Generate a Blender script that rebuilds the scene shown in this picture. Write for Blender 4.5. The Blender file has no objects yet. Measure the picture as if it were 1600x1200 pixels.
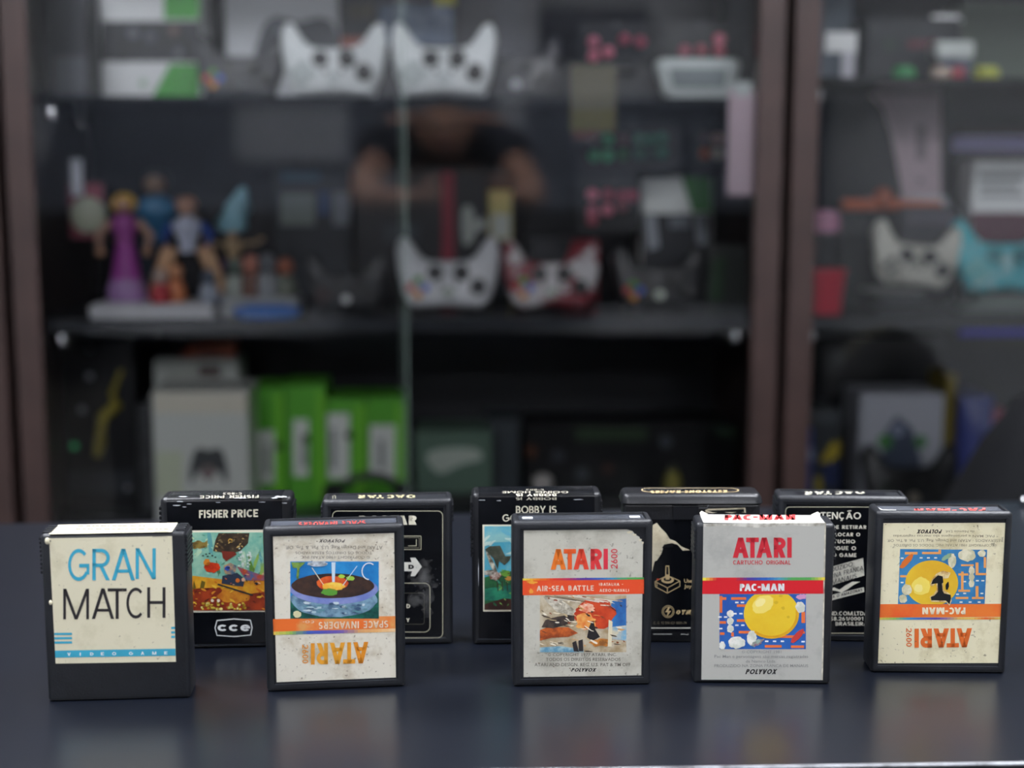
import bpy, bmesh, math, random
from mathutils import Vector, Matrix
from mathutils.geometry import tessellate_polygon

S = bpy.context.scene
COL = S.collection
random.seed(7)
R = math.radians

# ------------------------------------------------------------------ camera
TABLE_Z = 0.90
CAM_H = 0.2916                      # lens above the counter top
CAM_Z = TABLE_Z + CAM_H
F_PX, Y_HOR = 2200.0, 280.0         # focal length in pixels of a 1600 px frame, horizon row
PITCH = math.atan((600 - Y_HOR) / F_PX)
cam_d = bpy.data.cameras.new('camera')
cam = bpy.data.objects.new('camera', cam_d); COL.objects.link(cam)
cam.location = (0, 0, CAM_Z)
cam.rotation_euler = (math.pi / 2 - PITCH, 0, 0)
cam_d.sensor_fit = 'HORIZONTAL'; cam_d.sensor_width = 36.0
cam_d.lens = F_PX / 1600 * 36
cam_d.clip_start = 0.005
cam_d.dof.use_dof = True
cam_d.dof.focus_distance = 0.835
cam_d.dof.aperture_fstop = 3.8
S.camera = cam

# ------------------------------------------------------------------ world, exposure
w = bpy.data.worlds.new('world'); S.world = w; w.use_nodes = True
w.node_tree.nodes['Background'].inputs[0].default_value = (0.75, 0.85, 1.0, 1)
w.node_tree.nodes['Background'].inputs[1].default_value = 0.05
S.view_settings.view_transform = 'Standard'
S.view_settings.look = 'None'
S.view_settings.gamma = 1.0
S.view_settings.use_curve_mapping = False
S.view_settings.exposure = 0.0
LAMP = 39.0                          # strength of the ceiling panels
try:
    S.cycles.use_denoising = True
    S.cycles.max_bounces = 10
    S.cycles.transparent_max_bounces = 16
    S.cycles.caustics_reflective = False
    S.cycles.caustics_refractive = False
    S.cycles.sample_clamp_indirect = 6.0
except Exception:
    pass

# ------------------------------------------------------------------ rays (frame of the photo, used to read real positions)
def ray(px, py):
    x, y = (px - 800) / F_PX, (600 - py) / F_PX
    c, s = math.cos(PITCH), math.sin(PITCH)
    return Vector((x, c + y * s, -s + y * c))
def ground(px, py, z=TABLE_Z):
    d = ray(px, py); t = (z - CAM_Z) / d.z
    return Vector((0, 0, CAM_Z)) + d * t
PHI = math.atan(105 / F_PX)          # the cabinets stand turned by this angle
CP, SP = math.cos(PHI), math.sin(PHI)
def C2W(u, v, z): return Vector((u * CP - v * SP, u * SP + v * CP, z))
def cpx(px, py, v):
    """point where the ray meets the upright plane v in the cabinet frame -> (u, z)"""
    d = ray(px, py)
    dv = -d.x * SP + d.y * CP; du = d.x * CP + d.y * SP
    t = v / dv
    return du * t, CAM_Z + d.z * t

# ------------------------------------------------------------------ materials
def lin(c):
    c = c.lstrip('#')
    v = [int(c[i:i + 2], 16) / 255 for i in (0, 2, 4)]
    return tuple(x / 12.92 if x <= 0.04045 else ((x + 0.055) / 1.055) ** 2.4 for x in v)
MATS = {}
def mat(hexc, rough=0.5, noise=0.0, scale=40.0, metal=0.0, spec=0.5, bump=0.0, coat=0.0, hex2=None, lo=0.4, hi=0.6, emit=0.0):
    key = (hexc, rough, noise, scale, metal, spec, bump, coat, hex2, lo, hi, emit)
    if key in MATS: return MATS[key]
    m = bpy.data.materials.new('mat_' + hexc.lstrip('#')); m.use_nodes = True
    nt = m.node_tree; b = nt.nodes['Principled BSDF']
    c = lin(hexc)
    b.inputs['Base Color'].default_value = (*c, 1)
    b.inputs['Roughness'].default_value = rough
    b.inputs['Metallic'].default_value = metal
    b.inputs['Specular IOR Level'].default_value = spec
    b.inputs['Coat Weight'].default_value = coat
    if emit:
        b.inputs['Emission Color'].default_value = (*c, 1)
        b.inputs['Emission Strength'].default_value = emit
    if noise or hex2 or bump:
        tc = nt.nodes.new('ShaderNodeTexCoord')
        n = nt.nodes.new('ShaderNodeTexNoise'); n.inputs['Scale'].default_value = scale
        n.inputs['Detail'].default_value = 5; n.inputs['Roughness'].default_value = 0.62
        nt.links.new(tc.outputs['Object'], n.inputs['Vector'])
        if noise or hex2:
            r = nt.nodes.new('ShaderNodeValToRGB')
            c2 = lin(hex2) if hex2 else tuple(x * (1 - noise) for x in c)
            r.color_ramp.elements[0].position = lo; r.color_ramp.elements[1].position = hi
            r.color_ramp.elements[0].color = (*c2, 1); r.color_ramp.elements[1].color = (*c, 1)
            nt.links.new(n.outputs['Fac'], r.inputs['Fac'])
            nt.links.new(r.outputs['Color'], b.inputs['Base Color'])
        if bump:
            bp = nt.nodes.new('ShaderNodeBump'); bp.inputs['Strength'].default_value = bump
            bp.inputs['Distance'].default_value = 0.0006
            n2 = nt.nodes.new('ShaderNodeTexNoise'); n2.inputs['Scale'].default_value = scale * 14
            nt.links.new(tc.outputs['Object'], n2.inputs['Vector'])
            nt.links.new(n2.outputs['Fac'], bp.inputs['Height'])
            nt.links.new(bp.outputs['Normal'], b.inputs['Normal'])
    MATS[key] = m
    return m
def paper(hexc, stain, dirt, rough=0.45, stain_hi=0.5, speck=0.36, seed=0.0):
    """aged printed paper: soft stains and small dirt specks that belong to the sheet"""
    m = bpy.data.materials.new('paper_' + hexc.lstrip('#')); m.use_nodes = True
    nt = m.node_tree; b = nt.nodes['Principled BSDF']; L = nt.links
    tc = nt.nodes.new('ShaderNodeTexCoord')
    mp = nt.nodes.new('ShaderNodeMapping'); mp.inputs['Location'].default_value = (seed, seed * 1.7, seed * 0.6)
    L.new(tc.outputs['Object'], mp.inputs['Vector'])
    n = nt.nodes.new('ShaderNodeTexNoise'); n.inputs['Scale'].default_value = 55; n.inputs['Detail'].default_value = 7; n.inputs['Roughness'].default_value = 0.68
    L.new(mp.outputs['Vector'], n.inputs['Vector'])
    r = nt.nodes.new('ShaderNodeValToRGB'); r.color_ramp.elements[0].position = 0.3; r.color_ramp.elements[1].position = stain_hi
    r.color_ramp.elements[0].color = (*lin(stain), 1); r.color_ramp.elements[1].color = (*lin(hexc), 1)
    L.new(n.outputs['Fac'], r.inputs['Fac'])
    n2 = nt.nodes.new('ShaderNodeTexNoise'); n2.inputs['Scale'].default_value = 420; n2.inputs['Detail'].default_value = 3
    L.new(mp.outputs['Vector'], n2.inputs['Vector'])
    r2 = nt.nodes.new('ShaderNodeValToRGB'); r2.color_ramp.elements[0].position = speck - 0.08; r2.color_ramp.elements[1].position = speck
    r2.color_ramp.elements[0].color = (0.7, 0.7, 0.7, 1); r2.color_ramp.elements[1].color = (0, 0, 0, 1)
    L.new(n2.outputs['Fac'], r2.inputs['Fac'])
    mx = nt.nodes.new('ShaderNodeMixRGB'); mx.inputs['Color2'].default_value = (*lin(dirt), 1)
    L.new(r2.outputs['Color'], mx.inputs['Fac']); L.new(r.outputs['Color'], mx.inputs['Color1'])
    L.new(mx.outputs['Color'], b.inputs['Base Color'])
    b.inputs['Roughness'].default_value = rough
    b.inputs['Specular IOR Level'].default_value = 0.35
    return m
def glass_mat(name, tint=(1, 1, 1), ior=1.5):
    m = bpy.data.materials.new(name); m.use_nodes = True
    nt = m.node_tree; nt.nodes.clear()
    o = nt.nodes.new('ShaderNodeOutputMaterial'); mx = nt.nodes.new('ShaderNodeMixShader')
    t = nt.nodes.new('ShaderNodeBsdfTransparent'); t.inputs[0].default_value = (*tint, 1)
    g = nt.nodes.new('ShaderNodeBsdfGlossy'); g.inputs['Roughness'].default_value = 0.0
    f = nt.nodes.new('ShaderNodeFresnel'); f.inputs[0].default_value = ior
    nt.links.new(f.outputs[0], mx.inputs[0]); nt.links.new(t.outputs[0], mx.inputs[1]); nt.links.new(g.outputs[0], mx.inputs[2])
    nt.links.new(mx.outputs[0], o.inputs[0])
    return m

SHELL = mat('#1d1f24', 0.4, 0.25, 60, bump=0.25)
SHELL_B = mat('#17181c', 0.34, 0.25, 60, bump=0.2)
BLACK = mat('#101114', 0.4)
PRINT_BLACK = mat('#0b0d12', 0.22, 0.35, 120)
CREAM = mat('#e8e2cc', 0.45)
GOLD = mat('#d8bd86', 0.4)
WHITE = mat('#e9ebea', 0.4)
CHROME = mat('#d0d2d4', 0.2, metal=1.0)

# ------------------------------------------------------------------ mesh builder
class MB:
    def __init__(s): s.v = []; s.f = []; s.m = []; s.mats = []
    def mi(s, m):
        if m not in s.mats: s.mats.append(m)
        return s.mats.index(m)
    def add(s, vs, fs, m):
        o = len(s.v); s.v += [tuple(x) for x in vs]; k = s.mi(m)
        for f in fs: s.f.append([o + i for i in f]); s.m.append(k)
        return s
    def box(s, x0, x1, y0, y1, z0, z1, m):
        v = [(x, y, z) for z in (z0, z1) for y in (y0, y1) for x in (x0, x1)]
        return s.add(v, [(0, 2, 3, 1), (4, 5, 7, 6), (0, 1, 5, 4), (2, 6, 7, 3), (0, 4, 6, 2), (1, 3, 7, 5)], m)
    def rings(s, rings, m, cap0=True, cap1=True):
        n = len(rings[0]); o = len(s.v); k = s.mi(m)
        for r in rings: s.v += [tuple(p) for p in r]
        for i in range(len(rings) - 1):
            for j in range(n):
                a, b = o + i * n + j, o + i * n + (j + 1) % n
                s.f.append([a, b, b + n, a + n]); s.m.append(k)
        if cap0: s.f.append([o + j for j in reversed(range(n))]); s.m.append(k)
        if cap1: s.f.append([o + (len(rings) - 1) * n + j for j in range(n)]); s.m.append(k)
        return s
    def lathe(s, prof, m, c=(0, 0, 0), axis='z', n=24):
        rs = []
        for r, h in prof:
            ring = []
            for j in range(n):
                a = 2 * math.pi * j / n; x, y = r * math.cos(a), r * math.sin(a)
                p = {'z': (x, y, h), 'y': (x, h, -y), 'x': (h, x, y)}[axis]
                ring.append((c[0] + p[0], c[1] + p[1], c[2] + p[2]))
            rs.append(ring)
        return s.rings(rs, m)
    def tube(s, pts, rad, m, n=10):
        pts = [Vector(p) for p in pts]; rs = []
        if not hasattr(rad, '__len__'): rad = [rad] * len(pts)
        for i, p in enumerate(pts):
            d = (pts[min(i + 1, len(pts) - 1)] - pts[max(i - 1, 0)]).normalized()
            up = Vector((0, 0, 1)) if abs(d.z) < 0.95 else Vector((0, 1, 0))
            a = d.cross(up).normalized(); b = a.cross(d)
            rs.append([p + (a * math.cos(t) + b * math.sin(t)) * rad[i] for t in [2 * math.pi * j / n for j in range(n)]])
        return s.rings(rs, m)
    def ell(s, c, r, m, n=16, k=9):
        prof = [(max(1e-4, math.sin(math.pi * i / k)), -math.cos(math.pi * i / k)) for i in range(k + 1)]
        rs = [[(c[0] + r[0] * q * math.cos(2 * math.pi * j / n), c[1] + r[1] * q * math.sin(2 * math.pi * j / n), c[2] + r[2] * h) for j in range(n)] for q, h in prof]
        return s.rings(rs, m)
    def prism(s, poly, y0, y1, m, bev=0.0):
        """outline in x,z extruded along y, front edge (y0) rounded by bev"""
        n = len(poly)
        ar = sum(poly[i][0] * poly[(i + 1) % n][1] - poly[(i + 1) % n][0] * poly[i][1] for i in range(n))
        if ar < 0: poly = poly[::-1]
        def inset(d):
            out = []
            for i in range(n):
                p0, p1, p2 = Vector(poly[i - 1]), Vector(poly[i]), Vector(poly[(i + 1) % n])
                e1, e2 = (p1 - p0).normalized(), (p2 - p1).normalized()
                nn = Vector((-e1.y - e2.y, e1.x + e2.x))
                nn = nn.normalized() if nn.length > 1e-6 else Vector((-e1.y, e1.x))
                out.append(p1 + nn * d)
            return out
        seq = [(y1, bev * .6), (y1 - bev, 0), (y0 + bev, 0), (y0 + bev * .3, bev * .3), (y0, bev)] if bev else [(y1, 0), (y0, 0)]
        o = len(s.v); k = s.mi(m)
        for yy, d in seq:
            for p in inset(d): s.v.append((p[0], yy, p[1]))
        for i in range(len(seq) - 1):
            for j in range(n):
                a, b = o + i * n + j, o + i * n + (j + 1) % n
                s.f.append([a, a + n, b + n, b][::-1]); s.m.append(k)
        for t in tessellate_polygon([[Vector((s.v[o + j][0], s.v[o + j][2], 0)) for j in range(n)]]):
            s.f.append([o + j for j in t]); s.m.append(k)
            oo = o + (len(seq) - 1) * n
            s.f.append([oo + j for j in t][::-1]); s.m.append(k)
        return s
    def build(s, name, parent=None, smooth=True, bevel=0.0, seg=2, ang=32):
        me = bpy.data.meshes.new(name)
        me.from_pydata(s.v, [], s.f); me.update()
        for m in s.mats: me.materials.append(m)
        for p, k in zip(me.polygons, s.m): p.material_index = k
        bm = bmesh.new(); bm.from_mesh(me); bmesh.ops.recalc_face_normals(bm, faces=bm.faces); bm.to_mesh(me); bm.free()
        if smooth:
            for p in me.polygons: p.use_smooth = True
            me.set_sharp_from_angle(angle=R(ang))
        o = bpy.data.objects.new(name, me); COL.objects.link(o)
        if parent: o.parent = parent
        if bevel:
            b = o.modifiers.new('bevel', 'BEVEL'); b.width = bevel; b.segments = seg; b.limit_method = 'ANGLE'; b.harden_normals = True
        return o
def tag(o, label=None, cat=None, group=None, kind=None):
    if label: o['label'] = label
    if cat: o['category'] = cat
    if group: o['group'] = group
    if kind: o['kind'] = kind
    return o
def empty(name, loc=(0, 0, 0), rz=0.0):
    o = bpy.data.objects.new(name, None); COL.objects.link(o)
    o.location = loc; o.rotation_euler = (0, 0, rz); o.empty_display_size = 0.02
    return o
def thing(name, label, cat, loc=(0, 0, 0), rz=0.0, group=None):
    return tag(empty(name, loc, rz), label, cat, group)
def cthing(name, label, cat, u, v, z, group=None, turn=0.0):
    return thing(name, label, cat, C2W(u, v, z), PHI + turn, group)

# ------------------------------------------------------------------ lettering
def sm(a, n=14): return [a[0] + (a[1] - a[0]) * i / n for i in range(n + 1)]
def glyph(ch, w, W=None):
    """polygons of one capital in a box one unit high; returns (polys, width)"""
    wd = {'I': w, '1': .32 + w / 2, 'M': .95, 'W': 1.15, 'J': .48, 'L': .46, 'E': .5, 'F': .48, 'S': .56, 'P': .55, 'B': .56, 'R': .58,
          'T': .62, 'A': .78, 'O': .86, 'C': .72, 'G': .86, 'D': .7, 'Q': .86, 'U': .62, 'N': .7, 'H': .62, 'K': .62, 'V': .72, 'X': .7, 'Y': .7, 'Z': .6,
          '.': w, ',': w, '-': .34, '/': .4, ' ': .34, "'": w, '(': .26, ')': .26, ':': w}
    acc = None; base = ch
    if ch == 'Ç': base, acc = 'C', 'ced'
    if ch == 'Ã': base, acc = 'A', 'til'
    W = W or wd.get(base, .6)
    P = []
    def rect(x0, y0, x1, y1): P.append([(x0, y0), (x1, y0), (x1, y1), (x0, y1)])
    def diag(x0, y0, x1, y1, k=1.12):
        h = w * k / 2; P.append([(x0 - h, y0), (x0 + h, y0), (x1 + h, y1), (x1 - h, y1)])
    def arc(cx, cy, rx, ry, a0, a1):
        ts = [R(t) for t in sm((a0, a1), 18)]
        for t, q in zip(ts, ts[1:]):
            P.append([(cx + rx * math.cos(t), cy + ry * math.sin(t)), (cx + rx * math.cos(q), cy + ry * math.sin(q)),
                      (cx + (rx - w) * math.cos(q), cy + (ry - w) * math.sin(q)), (cx + (rx - w) * math.cos(t), cy + (ry - w) * math.sin(t))])
    def bowl(y0, y1, x1):
        h = (y1 - y0) / 2; r = min(h, x1 - w)
        rect(0, y0, x1 - r, y0 + w); rect(0, y1 - w, x1 - r, y1); arc(x1 - r, y0 + h, r, h, -90, 90)
    q = w * .56; c = base
    if c == 'A': diag(q, 0, W / 2, 1); diag(W - q, 0, W / 2, 1); rect(W * .22, .24, W * .78, .24 + w * .9)
    elif c == 'B': rect(0, 0, w, 1); bowl(0, .5 + w / 2, W); bowl(.5 - w / 2, 1, W * .92)
    elif c == 'C': arc(W / 2, .5, W / 2, .5, 48, 312)
    elif c == 'D': rect(0, 0, w, 1); bowl(0, 1, W)
    elif c == 'E': rect(0, 0, w, 1); rect(0, 0, W, w); rect(0, 1 - w, W, 1); rect(0, .5 - w / 2, W * .9, .5 + w / 2)
    elif c == 'F': rect(0, 0, w, 1); rect(0, 1 - w, W, 1); rect(0, .5 - w / 2, W * .88, .5 + w / 2)
    elif c == 'G': arc(W / 2, .5, W / 2, .5, 45, 330); rect(W * .52, .42, W, .42 + w); rect(W - w, .2, W, .46)
    elif c == 'H': rect(0, 0, w, 1); rect(W - w, 0, W, 1); rect(0, .5 - w / 2, W, .5 + w / 2)
    elif c == 'I': rect(0, 0, w, 1)
    elif c == 'J': rect(W - w, .25, W, 1); arc(W / 2, .26, W / 2, .26, 180, 360)
    elif c == 'K': rect(0, 0, w, 1); diag(w, .38, W - q, 1); diag(W - q, 0, W * .36, .6)
    elif c == 'L': rect(0, 0, w, 1); rect(0, 0, W, w)
    elif c == 'M': rect(0, 0, w, 1); rect(W - w, 0, W, 1); diag(W / 2, 0, q, 1); diag(W / 2, 0, W - q, 1)
    elif c == 'N': rect(0, 0, w, 1); rect(W - w, 0, W, 1); diag(W - q, 0, q, 1)
    elif c in 'O0': arc(W / 2, .5, W / 2, .5, 0, 360)
    elif c == 'Q': arc(W / 2, .5, W / 2, .5, 0, 360); diag(W, 0, W * .6, .35)
    elif c == 'P': rect(0, 0, w, 1); bowl(.42, 1, W)
    elif c == 'R': rect(0, 0, w, 1); bowl(.42, 1, W); diag(W - q, 0, W * .5, .45)
    elif c == 'S':
        a = .25 + w / 4; arc(W / 2, 1 - a, W / 2, a, 35, 270); arc(W / 2, a, W / 2, a, 90, -145)
    elif c == 'T': rect(0, 1 - w, W, 1); rect(W / 2 - w / 2, 0, W / 2 + w / 2, 1)
    elif c == 'U':
        r = W / 2; rect(0, r, w, 1); rect(W - w, r, W, 1); arc(r, r, r, r, 180, 360)
    elif c == 'V': diag(W / 2, 0, q, 1); diag(W / 2, 0, W - q, 1)
    elif c == 'W': diag(W * .27, 0, q, 1); diag(W * .27, 0, W / 2, 1); diag(W * .73, 0, W / 2, 1); diag(W * .73, 0, W - q, 1)
    elif c == 'X': diag(q, 0, W - q, 1); diag(W - q, 0, q, 1)
    elif c == 'Y': diag(W / 2, .4, q, 1); diag(W / 2, .4, W - q, 1); rect(W / 2 - w / 2, 0, W / 2 + w / 2, .5)
    elif c == 'Z': rect(0, 0, W, w); rect(0, 1 - w, W, 1); diag(q, 0, W - q, 1)
    elif c == '1': rect(W - w, 0, W, 1); diag(w * .5, .72, W - w / 2, 1)
    elif c == '2': arc(W / 2, .7, W / 2, .3, 170, -35); diag(q, w * .5, W * .86, .56); rect(0, 0, W, w)
    elif c == '3': arc(W / 2, .74, W / 2, .26, 150, -90); arc(W / 2, .27, W / 2, .27, 90, -150)
    elif c == '5': rect(0, 1 - w, W * .9, 1); rect(0, .5, w, 1); arc(W / 2, .31, W / 2, .31, 130, -150)
    elif c == '6': arc(W / 2, .32, W / 2, .32, 0, 360); diag(q * .9, .35, W * .62, 1)
    elif c == '8': arc(W / 2, .27, W / 2, .27, 0, 360); arc(W / 2, .76, W * .44, .24, 0, 360)
    elif c == '.': rect(0, 0, w, w)
    elif c == ',': diag(0, -w * .8, w * .5, w)
    elif c == ':': rect(0, 0, w, w); rect(0, .5, w, .5 + w)
    elif c == '-': rect(0, .42, W, .42 + w)
    elif c == '/': diag(q, 0, W - q, 1)
    elif c == '(': arc(W, .5, W, .6, 120, 240)
    elif c == ')': arc(0, .5, W, .6, -60, 60)
    if acc == 'ced': rect(W / 2 - w / 2, -.22, W / 2 + w / 2, .03); rect(W / 2 - w * 1.1, -.25, W / 2, -.25 + w * .7)
    if acc == 'til': rect(W * .22, 1.1, W * .5, 1.1 + w * .8); rect(W * .46, 1.14, W * .8, 1.14 + w * .8)
    return P, W
FONT_CACHE = {}
def fine_polys(s, bold=0.0):
    """small print in Blender's own built-in typeface, as flat polygons"""
    if (s, bold) in FONT_CACHE: return FONT_CACHE[(s, bold)]
    c = bpy.data.curves.new('t', 'FONT'); c.body = s; c.size = 1.0; c.offset = bold; c.resolution_u = 2; c.fill_mode = 'FRONT'
    o = bpy.data.objects.new('t', c); COL.objects.link(o)
    bpy.context.view_layer.update()
    dg = bpy.context.evaluated_depsgraph_get()
    me = bpy.data.meshes.new_from_object(o.evaluated_get(dg), depsgraph=dg)
    vs = [v.co.copy() for v in me.vertices]
    polys = [[(vs[i].x, vs[i].y) for i in p.vertices] for p in me.polygons]
    bpy.data.objects.remove(o); bpy.data.curves.remove(c); bpy.data.meshes.remove(me)
    if polys:
        x0 = min(p[0] for q in polys for p in q); x1 = max(p[0] for q in polys for p in q)
        y1 = max(p[1] for q in polys for p in q)
        polys = [[((p[0] - x0) / (x1 - x0), p[1] / 0.73) for p in q] for q in polys]
    FONT_CACHE[(s, bold)] = polys
    return polys

EPS = 0.00004
class Face:
    """flat print on one plane of a thing; points are read off the photo and carried onto that plane"""
    def __init__(s, root, p0, nrm, crop=(0, 0, 1)):
        s.root = root; s.nl = Vector(nrm).normalized(); s.p0 = Vector(p0)
        s.M = Matrix.LocRotScale(root.location, root.rotation_euler, None)
        s.Mi = s.M.inverted(); s.crop = crop; s.mb = MB(); s.lo = []
        s.no = (s.M.to_3x3() @ s.nl).normalized(); s.po = s.M @ s.p0
    def at(s, x, y):
        x = s.crop[0] + x * s.crop[2]; y = s.crop[1] + y * s.crop[2]
        d = ray(x, y); o = Vector((0, 0, CAM_Z))
        t = (s.po - o).dot(s.no) / d.dot(s.no)
        return s.Mi @ (o + d * t)
    def poly(s, pts, m, layer=1):
        q = [s.at(*p) + s.nl * (EPS * layer) for p in pts]
        s.raw(q, m)
    def raw(s, q, m):
        if len(q) == 4 or len(q) == 3:
            s.mb.add(q, [tuple(range(len(q)))], m)
        else:
            a = Vector((1, 0, 0)); b = s.nl.cross(a)
            s.mb.add(q, [tuple(t) for t in tessellate_polygon([[Vector((p.dot(a), p.dot(b), 0)) for p in q]])], m)
    def rect(s, x0, y0, x1, y1, m, layer=1): s.poly([(x0, y0), (x1, y0), (x1, y1), (x0, y1)], m, layer)
    def blob(s, cx, cy, rx, ry, m, layer=2, jit=0.12, n=22, rot=0, clip=None):
        pts = []
        for i in range(n):
            a = 2 * math.pi * i / n; k = 1 + random.uniform(-jit, jit)
            x, y = rx * k * math.cos(a), ry * k * math.sin(a)
            c, q = math.cos(R(rot)), math.sin(R(rot))
            X, Y = cx + x * c - y * q, cy + x * q + y * c
            if clip: X = min(max(X, clip[0]), clip[2]); Y = min(max(Y, clip[1]), clip[3])
            pts.append((X, Y))
        s.poly(pts, m, layer)
    def line(s, pts, wd, m, layer=2):
        for (x0, y0), (x1, y1) in zip(pts, pts[1:]):
            dx, dy = x1 - x0, y1 - y0; L = math.hypot(dx, dy) or 1
            nx, ny = -dy / L * wd / 2, dx / L * wd / 2; ex, ey = dx / L * wd * .3, dy / L * wd * .3
            s.poly([(x0 + nx - ex, y0 + ny - ey), (x0 - nx - ex, y0 - ny - ey), (x1 - nx + ex, y1 - ny + ey), (x1 + nx + ex, y1 + ny + ey)], m, layer)
    def rrect(s, x0, y0, x1, y1, r, wd, m, layer=2):
        pts = []
        for cx, cy, a in ((x1 - r, y0 + r, -90), (x1 - r, y1 - r, 0), (x0 + r, y1 - r, 90), (x0 + r, y0 + r, 180)):
            for t in range(5):
                b = R(a + t * 22.5); pts.append((cx + r * math.cos(b), cy + r * math.sin(b)))
        s.line(pts + pts[:1], wd, m, layer)
    def text(s, t, x0, x1, yb, yt, m, w=0.13, gap=0.14, slope=0.0, layer=3, shear=0.0):
        """capitals between x0 and x1, baseline yb, cap line yt (x1<x0 and yt below yb: upside down)"""
        gl = [glyph(c, w) for c in t]
        KERN = {'AT': .2, 'TA': .2, 'AV': .18, 'VA': .18, 'LT': .14, 'LV': .12, 'LY': .14, 'YV': .1, 'PA': .12, 'RT': .04, 'CT': .06, 'AC': .08, 'OY': .06, 'FA': .12, 'DA': .05, 'AD': .05, 'AY': .16, 'CE': .1, 'CH': .08, 'CK': .06, 'CA': .12, 'C-': .08, 'SP': .02, 'VO': .05, 'OX': .05}
        gl = [(P, W - KERN.get(t[i:i + 2], 0)) for i, (P, W) in enumerate(gl)]
        tot = sum(g[1] for g in gl) + gap * (len(gl) - 1); X = 0
        for i, (P, W) in enumerate(gl):
            mm = m[min(i, len(m) - 1)] if isinstance(m, (list, tuple)) else m
            for q in P:
                out = []
                for x, y in q:
                    fx = (X + x + shear * y) / tot
                    out.append((x0 + fx * (x1 - x0), yb + y * (yt - yb) + slope * fx))
                s.poly(out, mm, layer)
            X += W + gap
    def fine(s, t, x0, x1, yb, yt, m, bold=0.0, slope=0.0, layer=3, shear=0.0):
        for q in fine_polys(t, bold):
            s.poly([(x0 + (x + shear * y) * (x1 - x0), yb + y * (yt - yb) + slope * x) for x, y in q], m, layer)
    def done(s, name, parent, label=None):
        o = s.mb.build(name, parent, smooth=False)
        if label: o['label'] = label
        s.mb = MB()
        return o
    def child(s): 
        f = Face(s.root, s.p0, s.nl, s.crop); return f

# ================================================================== ROOM
RX, RY0, RY1, RZ = 2.7, -5.0, 2.75, 2.7
def struct(name, mb, **k):
    o = mb.build(name, smooth=False, **k); o['kind'] = 'structure'; return o
WALL = mat('#c9cbcd', 0.8, 0.06, 3)
struct('floor', MB().box(-RX, RX, RY0, RY1, -0.05, 0, mat('#4a4844', 0.5, 0.2, 6)))
struct('ceiling', MB().box(-RX, RX, RY0, RY1, RZ, RZ + 0.05, mat('#d8d8d6', 0.9)))
struct('wall_back', MB().box(-RX, RX, RY1, RY1 + 0.08, 0, RZ, WALL))
struct('wall_front', MB().box(-RX, RX, RY0 - 0.08, RY0, 0, RZ, WALL))
struct('wall_left', MB().box(-RX - 0.08, -RX, RY0, RY1, 0, RZ, WALL))
struct('wall_right', MB().box(RX, RX + 0.08, RY0, RY1, 0, RZ, WALL))
LEDM = mat('#f4f7ff', 0.5, emit=LAMP * 1.15); LEDR = mat('#f4f7fe', 0.5, emit=LAMP * .92)   # the panels over the counter burn brighter than the rear ones
LAMPS = (((-0.8, 0.42), 'square white ceiling panel light left of the photographer'), ((0.8, 0.42), 'square white ceiling panel light right of the photographer'),
         ((-1.1, -2.2), 'square white ceiling panel light behind the photographer on the left'), ((1.1, -2.2), 'square white ceiling panel light behind the photographer on the right'),
         ((-1.1, -3.8), 'square white ceiling panel light added over the sideboard on the left'), ((1.1, -3.8), 'square white ceiling panel light added over the sideboard on the right'),  # unseen rear row, added for lower-angled light into the cabinets
         ((-1.0, 1.6), 'square white ceiling panel light added close before the cabinets on the left'), ((1.0, 1.6), 'square white ceiling panel light added close before the cabinets on the right'))  # unseen pair, added to brighten the wall above the cabinets
for (x, y), lb in LAMPS:
    t = thing('ceiling_light', lb, 'ceiling light', (x, y, RZ), 0, 'ceiling panel lights')
    f = MB()
    for a in ((-.32, .32, -.32, -.3), (-.32, .32, .3, .32), (-.32, -.3, -.3, .3), (.3, .32, -.3, .3)): f.box(*a, -0.03, 0, WHITE)
    f.build('frame', t, bevel=0.002)
    MB().box(-.3, .3, -.3, .3, -0.022, -0.012, LEDM if -1 < y < 1 else LEDR).build('diffuser', t, smooth=False)

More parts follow.
